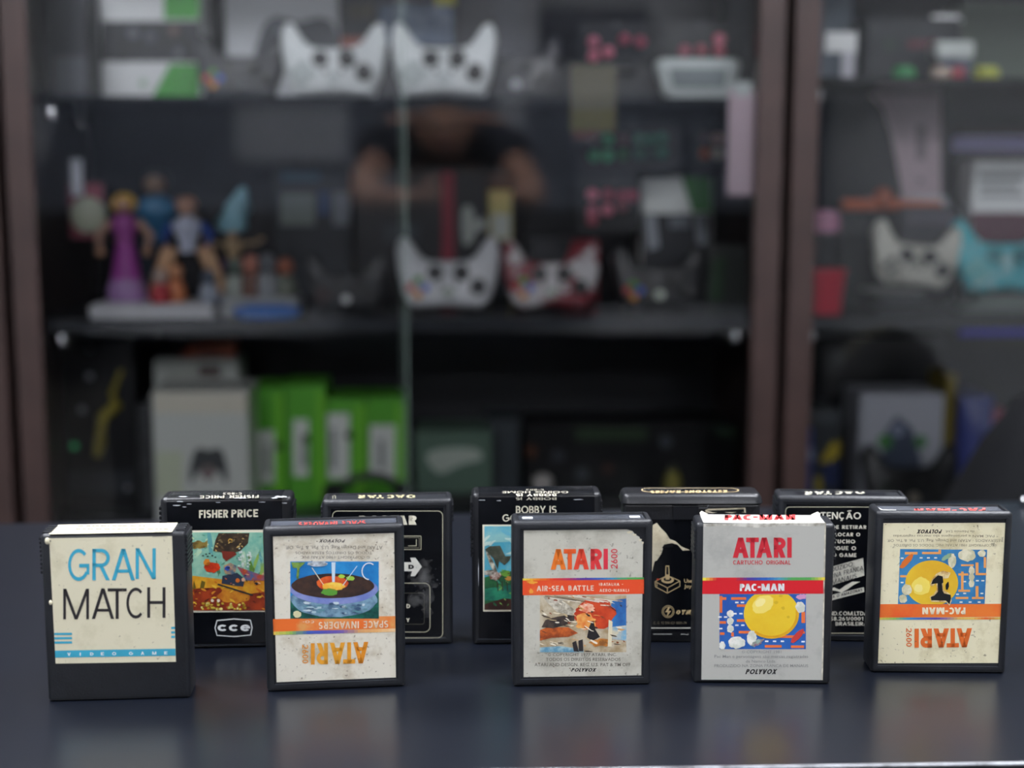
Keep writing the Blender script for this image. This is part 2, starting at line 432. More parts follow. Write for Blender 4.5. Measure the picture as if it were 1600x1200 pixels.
# ================================================================== COUNTER
far_l, far_r = ground(0, 818), ground(1575, 783.5)
near_l, near_r = ground(900, 1200), ground(1600, 1191)
def ext(a, b, x): return a + (b - a) * ((x - a.x) / (b.x - a.x))
tl, tr = ext(far_l, far_r, -0.75), ext(far_l, far_r, 0.72)
nl_, nr_ = ext(near_l, near_r, -0.75), ext(near_l, near_r, 0.72)
def table_mat():
    m = bpy.data.materials.new('black_laminate'); m.use_nodes = True
    nt = m.node_tree; b = nt.nodes['Principled BSDF']; L = nt.links
    tc = nt.nodes.new('ShaderNodeTexCoord'); mp = nt.nodes.new('ShaderNodeMapping'); mp.inputs['Scale'].default_value = (6, 90, 1)
    L.new(tc.outputs['Object'], mp.inputs['Vector'])
    n = nt.nodes.new('ShaderNodeTexNoise'); n.inputs['Scale'].default_value = 4; n.inputs['Detail'].default_value = 6
    L.new(mp.outputs['Vector'], n.inputs['Vector'])
    r = nt.nodes.new('ShaderNodeValToRGB'); r.color_ramp.elements[0].color = (0.0035, 0.0046, 0.0085, 1); r.color_ramp.elements[1].color = (0.006, 0.008, 0.0135, 1)
    L.new(n.outputs['Fac'], r.inputs['Fac'])
    n2 = nt.nodes.new('ShaderNodeTexVoronoi'); n2.inputs['Scale'].default_value = 95
    L.new(tc.outputs['Object'], n2.inputs['Vector'])
    r2 = nt.nodes.new('ShaderNodeValToRGB'); r2.color_ramp.elements[0].position = 0.03; r2.color_ramp.elements[1].position = 0.06
    r2.color_ramp.elements[0].color = (1, 1, 1, 1); r2.color_ramp.elements[1].color = (0, 0, 0, 1)
    L.new(n2.outputs['Distance'], r2.inputs['Fac'])
    mx = nt.nodes.new('ShaderNodeMixRGB'); mx.inputs['Color2'].default_value = (0.25, 0.25, 0.25, 1)
    ml = nt.nodes.new('ShaderNodeMath'); ml.operation = 'MULTIPLY'; ml.inputs[1].default_value = 0.12
    L.new(r2.outputs['Color'], ml.inputs[0]); L.new(ml.outputs[0], mx.inputs['Fac'])
    L.new(r.outputs['Color'], mx.inputs['Color1']); L.new(mx.outputs['Color'], b.inputs['Base Color'])
    b.inputs['Roughness'].default_value = 0.28
    b.inputs['IOR'].default_value = 1.6
    return m
TAB = table_mat()
ct = thing('counter', 'black satin counter carrying the two rows of game cartridges', 'counter', (0, 0, 0))
mb = MB(); TH = 0.03
vs = [(p.x, p.y, z) for z in (TABLE_Z - TH, TABLE_Z) for p in (nl_, nr_, tr, tl)]
mb.add(vs, [(4, 5, 6, 7), (3, 2, 1, 0), (0, 1, 5, 4), (1, 2, 6, 5), (2, 3, 7, 6), (3, 0, 4, 7)], TAB)
mb.build('counter_top', ct, bevel=0.0012, seg=2)
mb = MB(); dv = (nr_ - nl_).normalized(); nn = Vector((-dv.y, dv.x, 0))
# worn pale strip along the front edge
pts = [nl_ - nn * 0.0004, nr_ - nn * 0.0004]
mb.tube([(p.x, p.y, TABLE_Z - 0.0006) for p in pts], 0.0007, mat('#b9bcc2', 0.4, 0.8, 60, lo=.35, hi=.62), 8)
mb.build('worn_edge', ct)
mb = MB(); k0, k1 = 0.03, 0.97
for a, b in ((0.04, 0.0),):
    q = [nl_.lerp(nr_, .03) + nn * .03, nl_.lerp(nr_, .97) + nn * .03, tl.lerp(tr, .97) - nn * .03, tl.lerp(tr, .03) - nn * .03]
    vs = [(p.x, p.y, z) for z in (0, TABLE_Z - TH) for p in q]
    mb.add(vs, [(4, 5, 6, 7), (3, 2, 1, 0), (0, 1, 5, 4), (1, 2, 6, 5), (2, 3, 7, 6), (3, 0, 4, 7)], mat('#1b1b1e', 0.5))
mb.build('counter_body', ct)

# ================================================================== CARTRIDGES
def shell_mesh(name, parent, w, h, t, m, r=0.002, front=None, top=None, extra=None, depth=0.0009):
    """bevelled case; front/top = (margins) of recessed panels"""
    bm = bmesh.new()
    bmesh.ops.create_cube(bm, size=1.0)
    for v in bm.verts: v.co = Vector((v.co.x * w, v.co.y * t, (v.co.z + .5) * h))
    bmesh.ops.bevel(bm, geom=list(bm.edges), offset=r, segments=4, affect='EDGES', profile=0.5)
    def big(nv):
        return max((f for f in bm.faces if f.normal.dot(Vector(nv)) > 0.99), key=lambda f: f.calc_area())
    bm.normal_update()
    if front is not None:
        f = big((0, -1, 0)); bmesh.ops.inset_individual(bm, faces=[f], thickness=front - r, depth=0)
        bmesh.ops.inset_individual(bm, faces=[f], thickness=0.00025, depth=-depth)
    if top is not None:
        f = big((0, 0, 1)); bmesh.ops.inset_individual(bm, faces=[f], thickness=top - r, depth=0)
        bmesh.ops.inset_individual(bm, faces=[f], thickness=0.0003, depth=-0.0012)
    me = bpy.data.meshes.new(name); bm.to_mesh(me); bm.free()
    me.materials.append(m)
    if extra is not None:
        e = extra.build('tmp'); em = e.data
        bm = bmesh.new(); bm.from_mesh(me); bm.from_mesh(em); bm.to_mesh(me); bm.free()
        for mm in em.materials[1:]: me.materials.append(mm)
        bpy.data.objects.remove(e)
    for p in me.polygons: p.use_smooth = True
    me.set_sharp_from_angle(angle=R(27))
    o = bpy.data.objects.new(name, me); COL.objects.link(o); o.parent = parent
    return o
def ridges(w, h, t, m, n=6, z1=None, pitch=0.0026, side=(-1, 1), on_top=False):
    """grip ridges down both edges near the top"""
    e = MB(); z1 = z1 or h - 0.004
    for s in side:
        for i in range(n):
            z = z1 - i * pitch
            xx = s * (w / 2)
            e.box(min(xx - s * .001, xx + s * .0008), max(xx - s * .001, xx + s * .0008), -t / 2 + .0012, t / 2 - .0012, z - pitch * .62, z, m)
        if on_top:
            for k in range(4):
                y = -t / 2 + 0.003 + k * 0.0042
                xa, xb = sorted((s * (w / 2 - 0.0055), s * (w / 2 - 0.0008)))
                e.box(xa, xb, y, y + 0.0028, h - .001, h + .0007, m)
    return e
T = 0.0222
def cart_root(label, bl, br, ytop, t=T, group='game cartridges on the counter'):
    a, b = ground(*bl), ground(*br)
    w = (b - a).length; yaw = math.atan2(b.y - a.y, b.x - a.x)
    mid = (a + b) / 2
    n = Vector((math.sin(yaw), -math.cos(yaw), 0))       # outward front
    d = ray((bl[0] + br[0]) / 2, ytop); o = Vector((0, 0, CAM_Z))
    tt = (mid - o).dot(n) / d.dot(n)
    h = (o + d * tt).z - TABLE_Z
    loc = mid - n * (t / 2)
    r = thing('game_cartridge', label, 'game cartridge', (loc.x, loc.y, TABLE_Z), yaw, group)
    bpy.context.view_layer.update()
    print('cart', round(w * 1000, 1), round(h * 1000, 1), 'yaw', round(math.degrees(yaw), 1), label[:40])
    return r, w, h
def rainbow(f, x0, x1, ya, yb, cols, layer=3, n=36, slope=0.0):
    for i in range(n):
        k = i / (n - 1) * (len(cols) - 1); j = min(int(k), len(cols) - 2); u = round((k - j) * 4) / 4
        ca, cb = cols[j].lstrip('#'), cols[j + 1].lstrip('#')
        hx = '#' + ''.join('%02x' % round(int(ca[q:q + 2], 16) * (1 - u) + int(cb[q:q + 2], 16) * u) for q in (0, 2, 4))
        a, b = x0 + (x1 - x0) * i / n, x0 + (x1 - x0) * (i + 1) / n
        f.poly([(a, ya + slope * i / n), (b, ya + slope * (i + 1) / n), (b, yb + slope * (i + 1) / n), (a, yb + slope * i / n)], mat(hx, 0.4), layer)
RAIN = ['#f2d24a', '#f08a2c', '#e23b2e', '#c02f5e', '#5a3a98', '#2f5fb4', '#3f8fb8', '#58a558', '#4f9a4c']
def flat_top(f, m, x0, x1, y0, y1, layer=1):
    q = [Vector((x0, y0, f.p0.z)), Vector((x1, y0, f.p0.z)), Vector((x1, y1, f.p0.z)), Vector((x0, y1, f.p0.z))]
    f.raw([p + f.nl * EPS * layer for p in q], m)

def daubs(f, n, box, cols, layer, smin=2, smax=9, el=2.2):
    for i in range(n):
        q = random.uniform(smin, smax)
        f.blob(random.uniform(box[0], box[2]), random.uniform(box[1], box[3]), q * el, q, mat(random.choice(cols), .42), layer + .5, .35, 9, random.uniform(-50, 50), clip=box)
# ---- 1 cream label, blue and black title
c1 = (40, 760, 0.2915)
r, w, h = cart_root('black cartridge with cream label titled in blue and black, leftmost of the front row', (75, 1097), (298, 1091), 833)
e = ridges(w, h, T, SHELL, 9, h - .002, 0.0024, on_top=True)
shell_mesh('shell', r, w, h, T, SHELL, 0.0022, extra=e)
P1 = paper('#dcd5ba', '#cfc8ab', '#8d8570', 0.4, 0.46, 0.31, 1.3)
f = Face(r, (0, -T / 2 - 0.00012, 0), (0, -1, 0), c1)
CY, DK = mat('#3fa9c6', 0.4, 0.12, 90), mat('#2c292b', 0.45, 0.2, 90)
f.poly([(126, 278), (785, 266), (806, 940), (161, 950)], P1, 0)
lab = f.done('front_label', r)
g = f.child()
for ch, x0, x1, yb, yt in (('G', 228, 342, 507, 334), ('R', 358, 452, 503, 334), ('A', 462, 586, 503, 334), ('N', 590, 698, 496, 331)): g.text(ch, x0, x1, yb, yt, CY, 0.115)
for ch, x0, x1, yb, yt in (('M', 202, 340, 712, 548), ('A', 355, 475, 710, 546), ('T', 440, 542, 710, 546), ('C', 540, 642, 708, 542), ('H', 652, 750, 704, 540)): g.text(ch, x0, x1, yb, yt, DK, 0.1)
for i in range(3):
    g.poly([(153 + i, 785 + i * 23), (248, 784 + i * 23), (250, 796 + i * 23), (154 + i, 797 + i * 23)], CY, 2)
    g.poly([(780, 753 + i * 24), (800, 752 + i * 24), (801, 764 + i * 24), (781, 765 + i * 24)], CY, 2)
g.poly([(158, 880), (803, 869), (804, 907), (159, 918)], CY, 2)
for ch, x in zip('VIDEOGAME', (233, 293, 355, 412, 475, 565, 627, 690, 752)):
    y = 908 - (x - 233) * .014; hw = 3 if ch == 'I' else (11 if ch in 'MGO' else 9)
    g.text(ch, x - hw, x + hw, y, y - 17, WHITE, 0.2, layer=3)
for i in range(5): g.blob(random.uniform(420, 700), random.uniform(520, 560), 3, 1.6, mat('#8a8272', 0.6), 4)
g.blob(131, 292, 5, 6, DK, 2)
g.done('lettering', lab)
ft = Face(r, (0, 0, h + 0.00018), (0, 0, 1), c1)
flat_top(ft, P1, f.at(126, 278).x, f.at(785, 266).x, -T / 2 - .0002, T / 2 - .001)
top = ft.done('spine_label', r)
g = ft.child()
GR = mat('#5a5348', 0.5, 0.4, 300)
for yb, a, b in ((215, 280, 640), (232, 270, 780)):
    x = a
    while x < b:
        ln = random.uniform(10, 34); g.line([(x, yb - 2), (min(b, x + ln), yb - 2)], 5, GR, 2); x += ln + random.uniform(5, 16)
g.line([(170, 225), (225, 222)], 3, GR, 2); g.line([(690, 242), (760, 240)], 3, GR, 2)
g.line([(680, 270), (758, 272)], 3, GR, 2)
g.done('small_print', top)
MB().ell((f.at(118, 290).x, -T / 2 - .0008, h - .0035), (.0014, .0009, .002), P1).build('torn_corner', r)
MB().ell((f.at(137, 670).x, -T / 2 - .0004, .058), (.0009, .0008, .0014), P1).build('torn_scrap', r)

# ---- 2 and others: framed case with recessed front label
def framed(label, bl, br, ytop, crop, margin=0.0052, shell=SHELL):
    r, w, h = cart_root(label, bl, br, ytop)
    shell_mesh('shell', r, w, h, T, shell, 0.0024, front=margin, top=0.0036)
    f = Face(r, (0, -T / 2 + 0.0009 - 0.00014, 0), (0, -1, 0), crop)
    ft = Face(r, (0, 0, h - 0.0012 + 0.00012), (0, 0, 1), crop)
    lx = w / 2 - margin - 0.0004
    fr = dict(x0=-lx, x1=lx, z0=margin + .0004, z1=h - margin - .0004)
    return r, w, h, f, ft, fr
def base_label(f, fr, m, cut=None):
    y = f.p0.y
    q = [(fr['x0'], fr['z0']), (fr['x1'], fr['z0'])]
    q += cut if cut else [(fr['x1'], fr['z1'])]
    q += [(fr['x0'], fr['z1'])]
    f.raw([Vector((a, y, b)) for a, b in q], m)

c3 = (390, 750, 0.2918)
r, w, h, f, ft, fr = framed('black cartridge with its stained white label upside down, a blue picture above an orange band', (417, 1082), (634, 1073), 821, c3)
base_label(f, fr, paper('#ded8c8', '#b9ac93', '#5c4a38', 0.4, 0.52, 0.37, 4.1))
lab = f.done('front_label', r)
g = f.child()
BX = (218, 436, 692, 742)
g.rect(*BX, mat('#2f8fcd', 0.4, hex2='#1f6fb2', scale=70, lo=.35, hi=.65), 1)
g.poly([(218, 640), (300, 690), (450, 700), (600, 690), (692, 590), (692, 742), (218, 742)], mat('#1f6a58', 0.4, hex2='#123f3c', scale=150, lo=.4, hi=.6), 2)
g.blob(452, 640, 232, 94, mat('#7fa3b8', 0.4, hex2='#4f6b86', scale=160, lo=.4, hi=.6), 3, 0.02, 40, clip=BX)
g.blob(452, 585, 236, 80, mat('#6f7fc0', 0.4, hex2='#8a94c8', scale=120), 4, 0.01, 40, clip=BX)
g.blob(446, 566, 222, 66, mat('#2e2220', 0.45, hex2='#463026', scale=150), 5, 0.01, 40, clip=BX)
g.blob(444, 552, 86, 38, mat('#e0662c', 0.4, hex2='#c9431f', scale=200), 6, 0.03, 28)
g.blob(450, 568, 62, 22, mat('#f2b13c', 0.4, hex2='#f6d35c', scale=260), 7, 0.08)
g.blob(428, 600, 44, 20, mat('#5c9a3a', 0.4), 7, 0.15)
g.poly([(438, 440), (460, 440), (456, 545), (442, 545)], mat('#c9dcea', 0.4), 8)
g.line([(335, 470), (395, 560)], 4, mat('#e8d9b8', 0.4), 8); g.line([(575, 460), (500, 562)], 4, mat('#cfe0ea', 0.4), 8)
g.blob(492, 515, 18, 10, mat('#a8cf4a', 0.4), 8); g.blob(540, 525, 24, 12, mat('#9cc848', 0.4), 8)
for i in range(14):
    a = R(95 + i * 15); b = R(95 + (i + 1) * 15)
    g.line([(640 + 38 * math.cos(a), 488 + 44 * math.sin(a)), (640 + 38 * math.cos(b), 488 + 44 * math.sin(b))], 6, mat('#e6ecf0', 0.4), 8)
g.poly([(222, 440), (300, 440), (268, 470), (262, 530), (250, 525), (255, 470), (232, 470)], mat('#7fa04a', 0.4, hex2='#4f6a2c', scale=200), 8)
g.blob(365, 448, 55, 14, mat('#c9d2d8', 0.4, hex2='#7c8288', scale=200), 8, .1, clip=BX)
g.blob(254, 718, 22, 18, mat('#d8d2a8', 0.4), 8)
for i in range(26): g.blob(random.uniform(300, 620), random.uniform(655, 715), random.uniform(6, 24), random.uniform(2, 7), mat(random.choice(['#3f5a78', '#a9c3cc', '#5f8f9a', '#c5d5da']), 0.4), 8, .3, clip=BX)
g.done('label_picture', lab)
g = f.child()
g.poly([(121, 745), (780, 728), (781, 797), (122, 816)], mat('#e8702e', 0.4, hex2='#e3a05c', scale=60, lo=.38, hi=.58), 1)
rainbow(g, 121, 781, 812, 830, ['#e8c85a', '#8fb457', '#3f5fb0', '#5a56b0', '#7a63a8', '#d8a06a', '#e8b070', '#ecc79a'], 2, slope=-17)
PB = mat('#efd9c0', 0.4, 0.2, 200)
g.text('SPACE INVADERS', 742, 370, 752, 790, PB, 0.17, 0.17, slope=8, layer=3)
g.text('CO-', 345, 285, 752, 766, PB, 0.17, layer=3); 
g.done('title_band', lab)
g = f.child()
OR = [mat(x, 0.4, 0.15, 150) for x in ('#e8932c', '#eca030', '#eea634', '#eaa436', '#e89a30')]
g.text('ATARI', 636, 328, 866, 980, OR, 0.2, 0.1, slope=8, layer=3)
# small digits running up beside the title
def sidetext(g, t, x0, x1, ya, yb, m, w=0.16):
    """characters stacked sideways from ya to yb between columns x0..x1 (x0 is the cap side)"""
    gl = [glyph(c, w) for c in t]; tot = sum(q[1] for q in gl) + .12 * (len(gl) - 1); X = 0
    for P, W in gl:
        for q in P: g.poly([(x1 + (x0 - x1) * y, ya + (yb - ya) * (X + x) / tot) for x, y in q], m, 3)
        X += W + .12
sidetext(g, '2600', 314, 282, 882, 982, OR[0])
GR2 = mat('#7d766a', 0.5, 0.2, 300)
g.fine('© COPYRIGHT 1980 ATARI INC.', 645, 270, 406, 422, GR2)
g.fine('TODOS OS DIREITOS RESERVADOS', 656, 245, 383, 398, GR2)
g.fine('ATARI and Design Reg. U.S. Pat. & Tm. Off.', 712, 192, 352, 372, GR2)
g.text('POLYVOX', 512, 378, 318, 334, mat('#4a4540', 0.5), 0.2, 0.14, shear=0.3)
for i in range(22): g.blob(random.uniform(140, 770), random.choice([random.uniform(840, 1060), random.uniform(300, 425)]), random.uniform(1, 5), random.uniform(1, 3), mat('#6a5238', 0.6), 4, .4)
g.done('lettering', lab)
flat_top(ft, mat('#4a4d55', 0.25, 0.3, 90), -w / 2 + .004, w / 2 - .004, -T / 2 + .004, T / 2 - .004)
top = ft.done('spine_label', r)
g = ft.child(); g.text('SPACE INVADERS', 622, 262, 217, 240, mat('#c9504a', 0.4, 0.3, 200), 0.2, 0.15, slope=10); 
g.done('lettering', top)

# ---- 3 silver label with a red band, corner torn off
c4 = (720, 740, 0.3)
r, w, h, f, ft, fr = framed('black cartridge with silver label, red band and torn upper right corner', (801, 1073.5), (1017, 1070), 813.5, c4)
fr['x0'] += .0008
base_label(f, fr, paper('#c6c3b6', '#aaa698', '#6c675c', 0.34, 0.52, 0.34, 2.2), [(fr['x1'], fr['z1'] - .0075), (fr['x1'] - .0015, fr['z1'] - .0066), (fr['x1'] - .0022, fr['z1'] - .0045), (fr['x1'] - .0046, fr['z1'] - .0032), (fr['x1'] - .0062, fr['z1'] - .001), (fr['x1'] - .0095, fr['z1'])])
lab = f.done('front_label', r)
g = f.child()
for (a, b, c, d) in ((880, 305, 14, 6), (905, 318, 10, 5), (935, 345, 8, 6), (948, 360, 5, 6)): g.blob(a, b, c, d, mat('#d9cfb4', 0.6), 2, .3)
g.done('torn_paper', lab)
g = f.child()
BX = (412, 634, 862, 930)
g.rect(*BX, mat('#cbbfa6', 0.45, hex2='#a8926e', scale=120, lo=.35, hi=.6), 1)
g.poly([(790, 660), (862, 650), (862, 820), (770, 835), (760, 760)], mat('#3f86c4', 0.4, hex2='#2f5fa0', scale=60), 2)
g.poly([(770, 800), (862, 790), (862, 870), (780, 860)], mat('#7fb0cc', 0.4, hex2='#d8cdb0', scale=120), 3)
g.blob(700, 730, 105, 84, mat('#d9512c', 0.4, hex2='#b8381f', scale=110, lo=.35, hi=.6), 3, .12, clip=BX)
g.blob(650, 770, 52, 40, mat('#e8823c', 0.4, hex2='#f0b060', scale=200), 4, .2)
g.blob(660, 700, 40, 26, mat('#e87a5a', 0.4, hex2='#f4c7a8', scale=220), 5, .25)
g.poly([(412, 815), (450, 800), (560, 800), (610, 830), (560, 850), (470, 855), (412, 870)], mat('#d0682f', 0.4, hex2='#8a3f20', scale=160), 4)
g.poly([(420, 800), (440, 762), (500, 745), (560, 735), (592, 740), (590, 770), (540, 790), (480, 805)], mat('#2c2523', 0.5, hex2='#4f4038', scale=200), 5)
g.poly([(430, 640), (520, 650), (600, 715), (580, 740), (500, 720), (450, 670)], mat('#d9d2c0', 0.45, hex2='#8f8674', scale=200), 4)
g.poly([(655, 860), (668, 800), (680, 770), (692, 768), (700, 810), (725, 850), (690, 868)], mat('#211d1e', 0.5), 6)
g.poly([(412, 905), (520, 898), (640, 915), (640, 930), (412, 930)], mat('#5f93ae', 0.4, hex2='#a8c4c8', scale=180), 4)
g.poly([(580, 880), (600, 870), (615, 928), (588, 925)], mat('#2a2526', 0.5), 6); g.poly([(612, 870), (635, 862), (638, 925), (614, 925)], mat('#2a2526', 0.5), 6)
g.blob(730, 880, 60, 20, mat('#d88a3c', 0.4, hex2='#8f5a2c', scale=260), 5, .25)
g.poly([(770, 760), (790, 770), (785, 900), (765, 900)], mat('#e4d9b8', 0.45), 6)
for i in range(70):
    x, y = random.uniform(420, 850), random.uniform(640, 925); a = random.uniform(0, 40)
    g.blob(x, y, random.uniform(4, 26), random.uniform(1.5, 5), mat(random.choice(['#e8dcc0', '#3a302c', '#d8a060', '#efe6d2', '#8f4a2c', '#c9b48c', '#55483c']), 0.45), 7, .3, 12, a, clip=BX)
for x0 in range(600, 850, 24): g.line([(x0 - 160, 634 + random.uniform(0, 12)), (x0, 650 + random.uniform(0, 22))], 4, mat(random.choice(['#efe7d4', '#6f6250', '#b3a184'])), 6)
g.done('label_picture', lab)
g = f.child()
RD = mat('#e8512c', 0.38, hex2='#ee7a3c', scale=40, lo=.3, hi=.5)
g.poly([(322, 556), (954, 550), (954, 626), (322, 634)], RD, 1)
rainbow(g, 322, 954, 546, 557, RAIN, 2, slope=-6)
g.blob(370, 566, 26, 8, mat('#f2a53c', 0.4), 3, .3); g.blob(366, 612, 10, 14, mat('#f0a040', 0.4), 3, .3)
PK = mat('#f6d8c2', 0.4, 0.12, 200)
g.text('AIR-SEA', 395, 540, 612, 584, PK, 0.19, 0.16, slope=-1); g.text('BATTLE', 560, 692, 610, 582, PK, 0.19, 0.16)
g.text('(BATALHA -', 720, 845, 584, 569, PK, 0.18, 0.2); g.text('AERO-NAVAL)', 722, 876, 616, 600, PK, 0.18, 0.18)
g.done('title_band', lab)
g = f.child()
AT = [mat(x, 0.38) for x in ('#ea7a2c', '#e8602c', '#e24a34', '#dd3d40', '#d83848')]
g.text('ATARI', 468, 766, 500, 393, AT, 0.22, 0.08, slope=-2)
def sideup(g, t, x0, x1, ya, yb, m, w=0.14):
    gl = [glyph(c, w) for c in t]; tot = sum(q[1] for q in gl) + .12 * (len(gl) - 1); X = 0
    for P, W in gl:
        for q in P: g.poly([(x1 + (x0 - x1) * y, ya + (yb - ya) * (X + x) / tot) for x, y in q], m, 3)
        X += W + .12
sideup(g, '2600', 782, 816, 495, 392, AT[4])
FP = mat('#6a655c', 0.5, 0.2, 300)
g.fine('© COPYRIGHT 1977 ATARI, INC.', 452, 812, 950, 934, FP, 0.004); g.fine('TODOS OS DIREITOS RESERVADOS', 443, 832, 975, 958, FP, 0.004)
g.fine('ATARI AND DESIGN. REG. U.S. PAT & TM OFF', 384, 884, 1003, 985, FP, 0.004)
g.text('POLYVOX', 574, 700, 1031, 1013, mat('#2c2a2a', 0.5), 0.22, 0.14, shear=0.3)
for i in range(16): g.blob(random.uniform(335, 940), random.uniform(940, 1055), random.uniform(1, 4), random.uniform(1, 3), mat('#6a5a40', 0.6), 4, .4)
g.done('lettering', lab)
flat_top(ft, mat('#3c3f46', 0.22, 0.3, 90), -w / 2 + .004, w / 2 - .004, -T / 2 + .004, T / 2 - .004)
top = ft.done('spine_panel', r)
for s in (-1, 1):
    MB().box(s * .0312 - .003, s * .0312 + .003, -.0012, .0022, h - .0011, h - .0007, WHITE).build('paper_scrap', r)['label'] = 'white scrap of a lost spine label'

# ---- 4 silver label wrapping over the top
c5 = (950, 740, 0.2917)
r, w, h = cart_root('black cartridge with silver label folded over its top, red band and yellow ball picture', (1083, 1067), (1297, 1069.5), 818)
e = ridges(w, h, T, SHELL, 7, h - .004, 0.0026)
shell_mesh('shell', r, w, h, T, SHELL, 0.0022, extra=e)
P4 = paper('#b8b7b0', '#aaa9a3', '#8c8c86', 0.3, 0.48, 0.3, 7.7)
f = Face(r, (0, -T / 2 - 0.00015, 0), (0, -1, 0), c5)
f.poly([(511, 268), (1167, 264), (1149, 1106), (500, 1104)], P4, 0)
lab = f.done('front_label', r)
g = f.child()
EDG = mat('#d8d2c0', 0.5, 0.4, 200)
g.poly([(511, 268), (1167, 264), (1167, 274), (1100, 284), (980, 276), (800, 290), (640, 279), (511, 285)], mat('#d9d6cc', 0.45, hex2='#9b968a', scale=220, lo=.35, hi=.6), 1)
g.poly([(1160, 264), (1168, 264), (1151, 1106), (1143, 1106)], EDG, 1)
g.done('worn_fold', lab)
g = f.child()
BX = (592, 645, 1062, 940)
g.rect(597, 645, 1060, 940, mat('#2a57a8', 0.4, hex2='#2f66b4', scale=60), 1)
OM, WM = mat('#e8743c', 0.4), mat('#e8ecef', 0.4)
for (x0, y0, x1, y1) in ((598, 655, 612, 745), (612, 662, 634, 676), (660, 662, 740, 676), (690, 700, 760, 714), (598, 790, 632, 804), (690, 780, 756, 794), (660, 850, 674, 872), (700, 842, 760, 856), (880, 866, 1000, 880), (840, 918, 930, 932), (980, 920, 1050, 934), (1016, 845, 1054, 857), (600, 850, 624, 864), (1036, 740, 1056, 800)): g.rect(x0, y0, x1, y1, OM, 2)
for (x, y) in ((690, 690), (720, 690), (600, 768), (630, 768), (690, 812), (722, 812), (850, 898), (892, 898), (934, 898), (1045, 900), (1010, 770), (680, 750), (712, 750), (604, 830)): g.rect(x - 9, y - 4, x + 9, y + 4, WM, 2)
YL = mat('#f2d23c', 0.32, hex2='#e6b828', scale=22, lo=.3, hi=.62)
n = 48; g.poly([(min(max(875 + 148 * math.cos(2 * math.pi * i / n), BX[0]), BX[2]), min(max(752 + 132 * math.sin(2 * math.pi * i / n), 646), BX[3])) for i in range(n)], YL, 3)
g.blob(830, 700, 62, 44, mat('#f8e070', 0.35), 3.4, .06, 26, -30); g.blob(815, 690, 30, 20, mat('#fbeb9c', 0.35), 3.7, .06, 20, -30)
g.poly([(875 + rr * math.cos(R(t)), 752 + rr * .89 * math.sin(R(t))) for rr, ts in ((147, range(-10, 131, 10)), (131, range(130, -11, -10))) for t in ts], mat('#d89a1f', .35, hex2='#e6b028', scale=60), 3.4)
for (x, y, a, b) in ((900, 690, 12, 8), (925, 655, 10, 7), (938, 720, 9, 9), (965, 768, 8, 7)): g.blob(x, y, a, b, mat('#d9b42c', 0.4), 4, .2)
for (x, y, a, b) in ((690, 905, 44, 32), (612, 920, 16, 22), (655, 750, 18, 20), (655, 790, 18, 20), (655, 830, 18, 22), (1030, 715, 26, 30), (770, 880, 26, 40)): g.blob(x, y, a, b, mat('#ecebe2', 0.4, hex2='#cfd2c4', scale=200), 4, .1, clip=BX)
g.blob(1015, 870, 50, 16, mat('#c9403a', 0.4), 4, .08, 22, -48, clip=BX)
g.blob(800, 905, 36, 14, mat('#9fb8a8', 0.4, hex2='#8a4a6a', scale=250), 4, .25, 22, -30, clip=BX)
g.blob(1036, 660, 26, 14, mat('#d49ac0', 0.4), 4, .2, clip=BX)
g.done('label_picture', lab)
g = f.child()
g.poly([(507, 572), (1162, 570), (1160, 643), (505, 645)], mat('#d8262f', 0.35), 1)
rainbow(g, 507, 1162, 557, 573, ['#efe04c', '#d8262f', '#d8262f', '#5a3a98', '#2f5fb4', '#4f9ab8', '#58a558', '#58a558', '#e8d04a'], 2, slope=-2)
g.text('PAC-MAN', 706, 944, 629, 590, WHITE, 0.24, 0.1, slope=-1)
g.done('title_band', lab)
g = f.child()
RDT = mat('#cf2f3c', 0.38)
g.text('ATARI', 668, 984, 451, 343, RDT, 0.22, 0.08, slope=-1); g.text('CARTUCHO', 670, 828, 487, 464, RDT, 0.15, 0.14); g.text('ORIGINAL', 847, 978, 487, 464, RDT, 0.15, 0.14)
F4 = mat('#8a8a88', 0.5)
g.fine('© COPYRIGHT 1981', 716, 928, 962, 946, F4); g.fine('Pac Man e personagens são marcas registradas', 570, 1072, 986, 970, F4, .003)
g.fine('da Namco Ltda.', 738, 900, 1012, 996, F4, .003); g.fine('PRODUZIDO NA ZONA FRANCA DE MANAUS', 570, 1072, 1036, 1020, F4, .003)
g.text('POLYVOX', 735, 898, 1074, 1047, mat('#201e20', 0.5), 0.23, 0.14, shear=0.3)
g.done('lettering', lab)
ft = Face(r, (0, 0, h + 0.00015), (0, 0, 1), c5)
a0, a1 = f.at(511, 268).x, f.at(1167, 264).x
flat_top(ft, P4, a0, a1, -T / 2 - .0001, T / 2 - .0015)
top = ft.done('spine_label', r)
g = ft.child(); g.text('PAC-MAN', 625, 1003, 250, 222, mat('#d63a3c', 0.38), 0.27, 0.12, slope=-2); g.done('lettering', top)
for s, x in ((-1, a0), (1, a1)):
    MB().add([(x, T / 2 - .004, h + .0003), (x - s * .005, T / 2 - .0012, h + .0004), (x - s * .001, T / 2 - .001, h + .0022), (x + s * .0004, T / 2 - .003, h + .0015)], [(0, 1, 2, 3)], EDG).build('curled_corner', r, smooth=False)

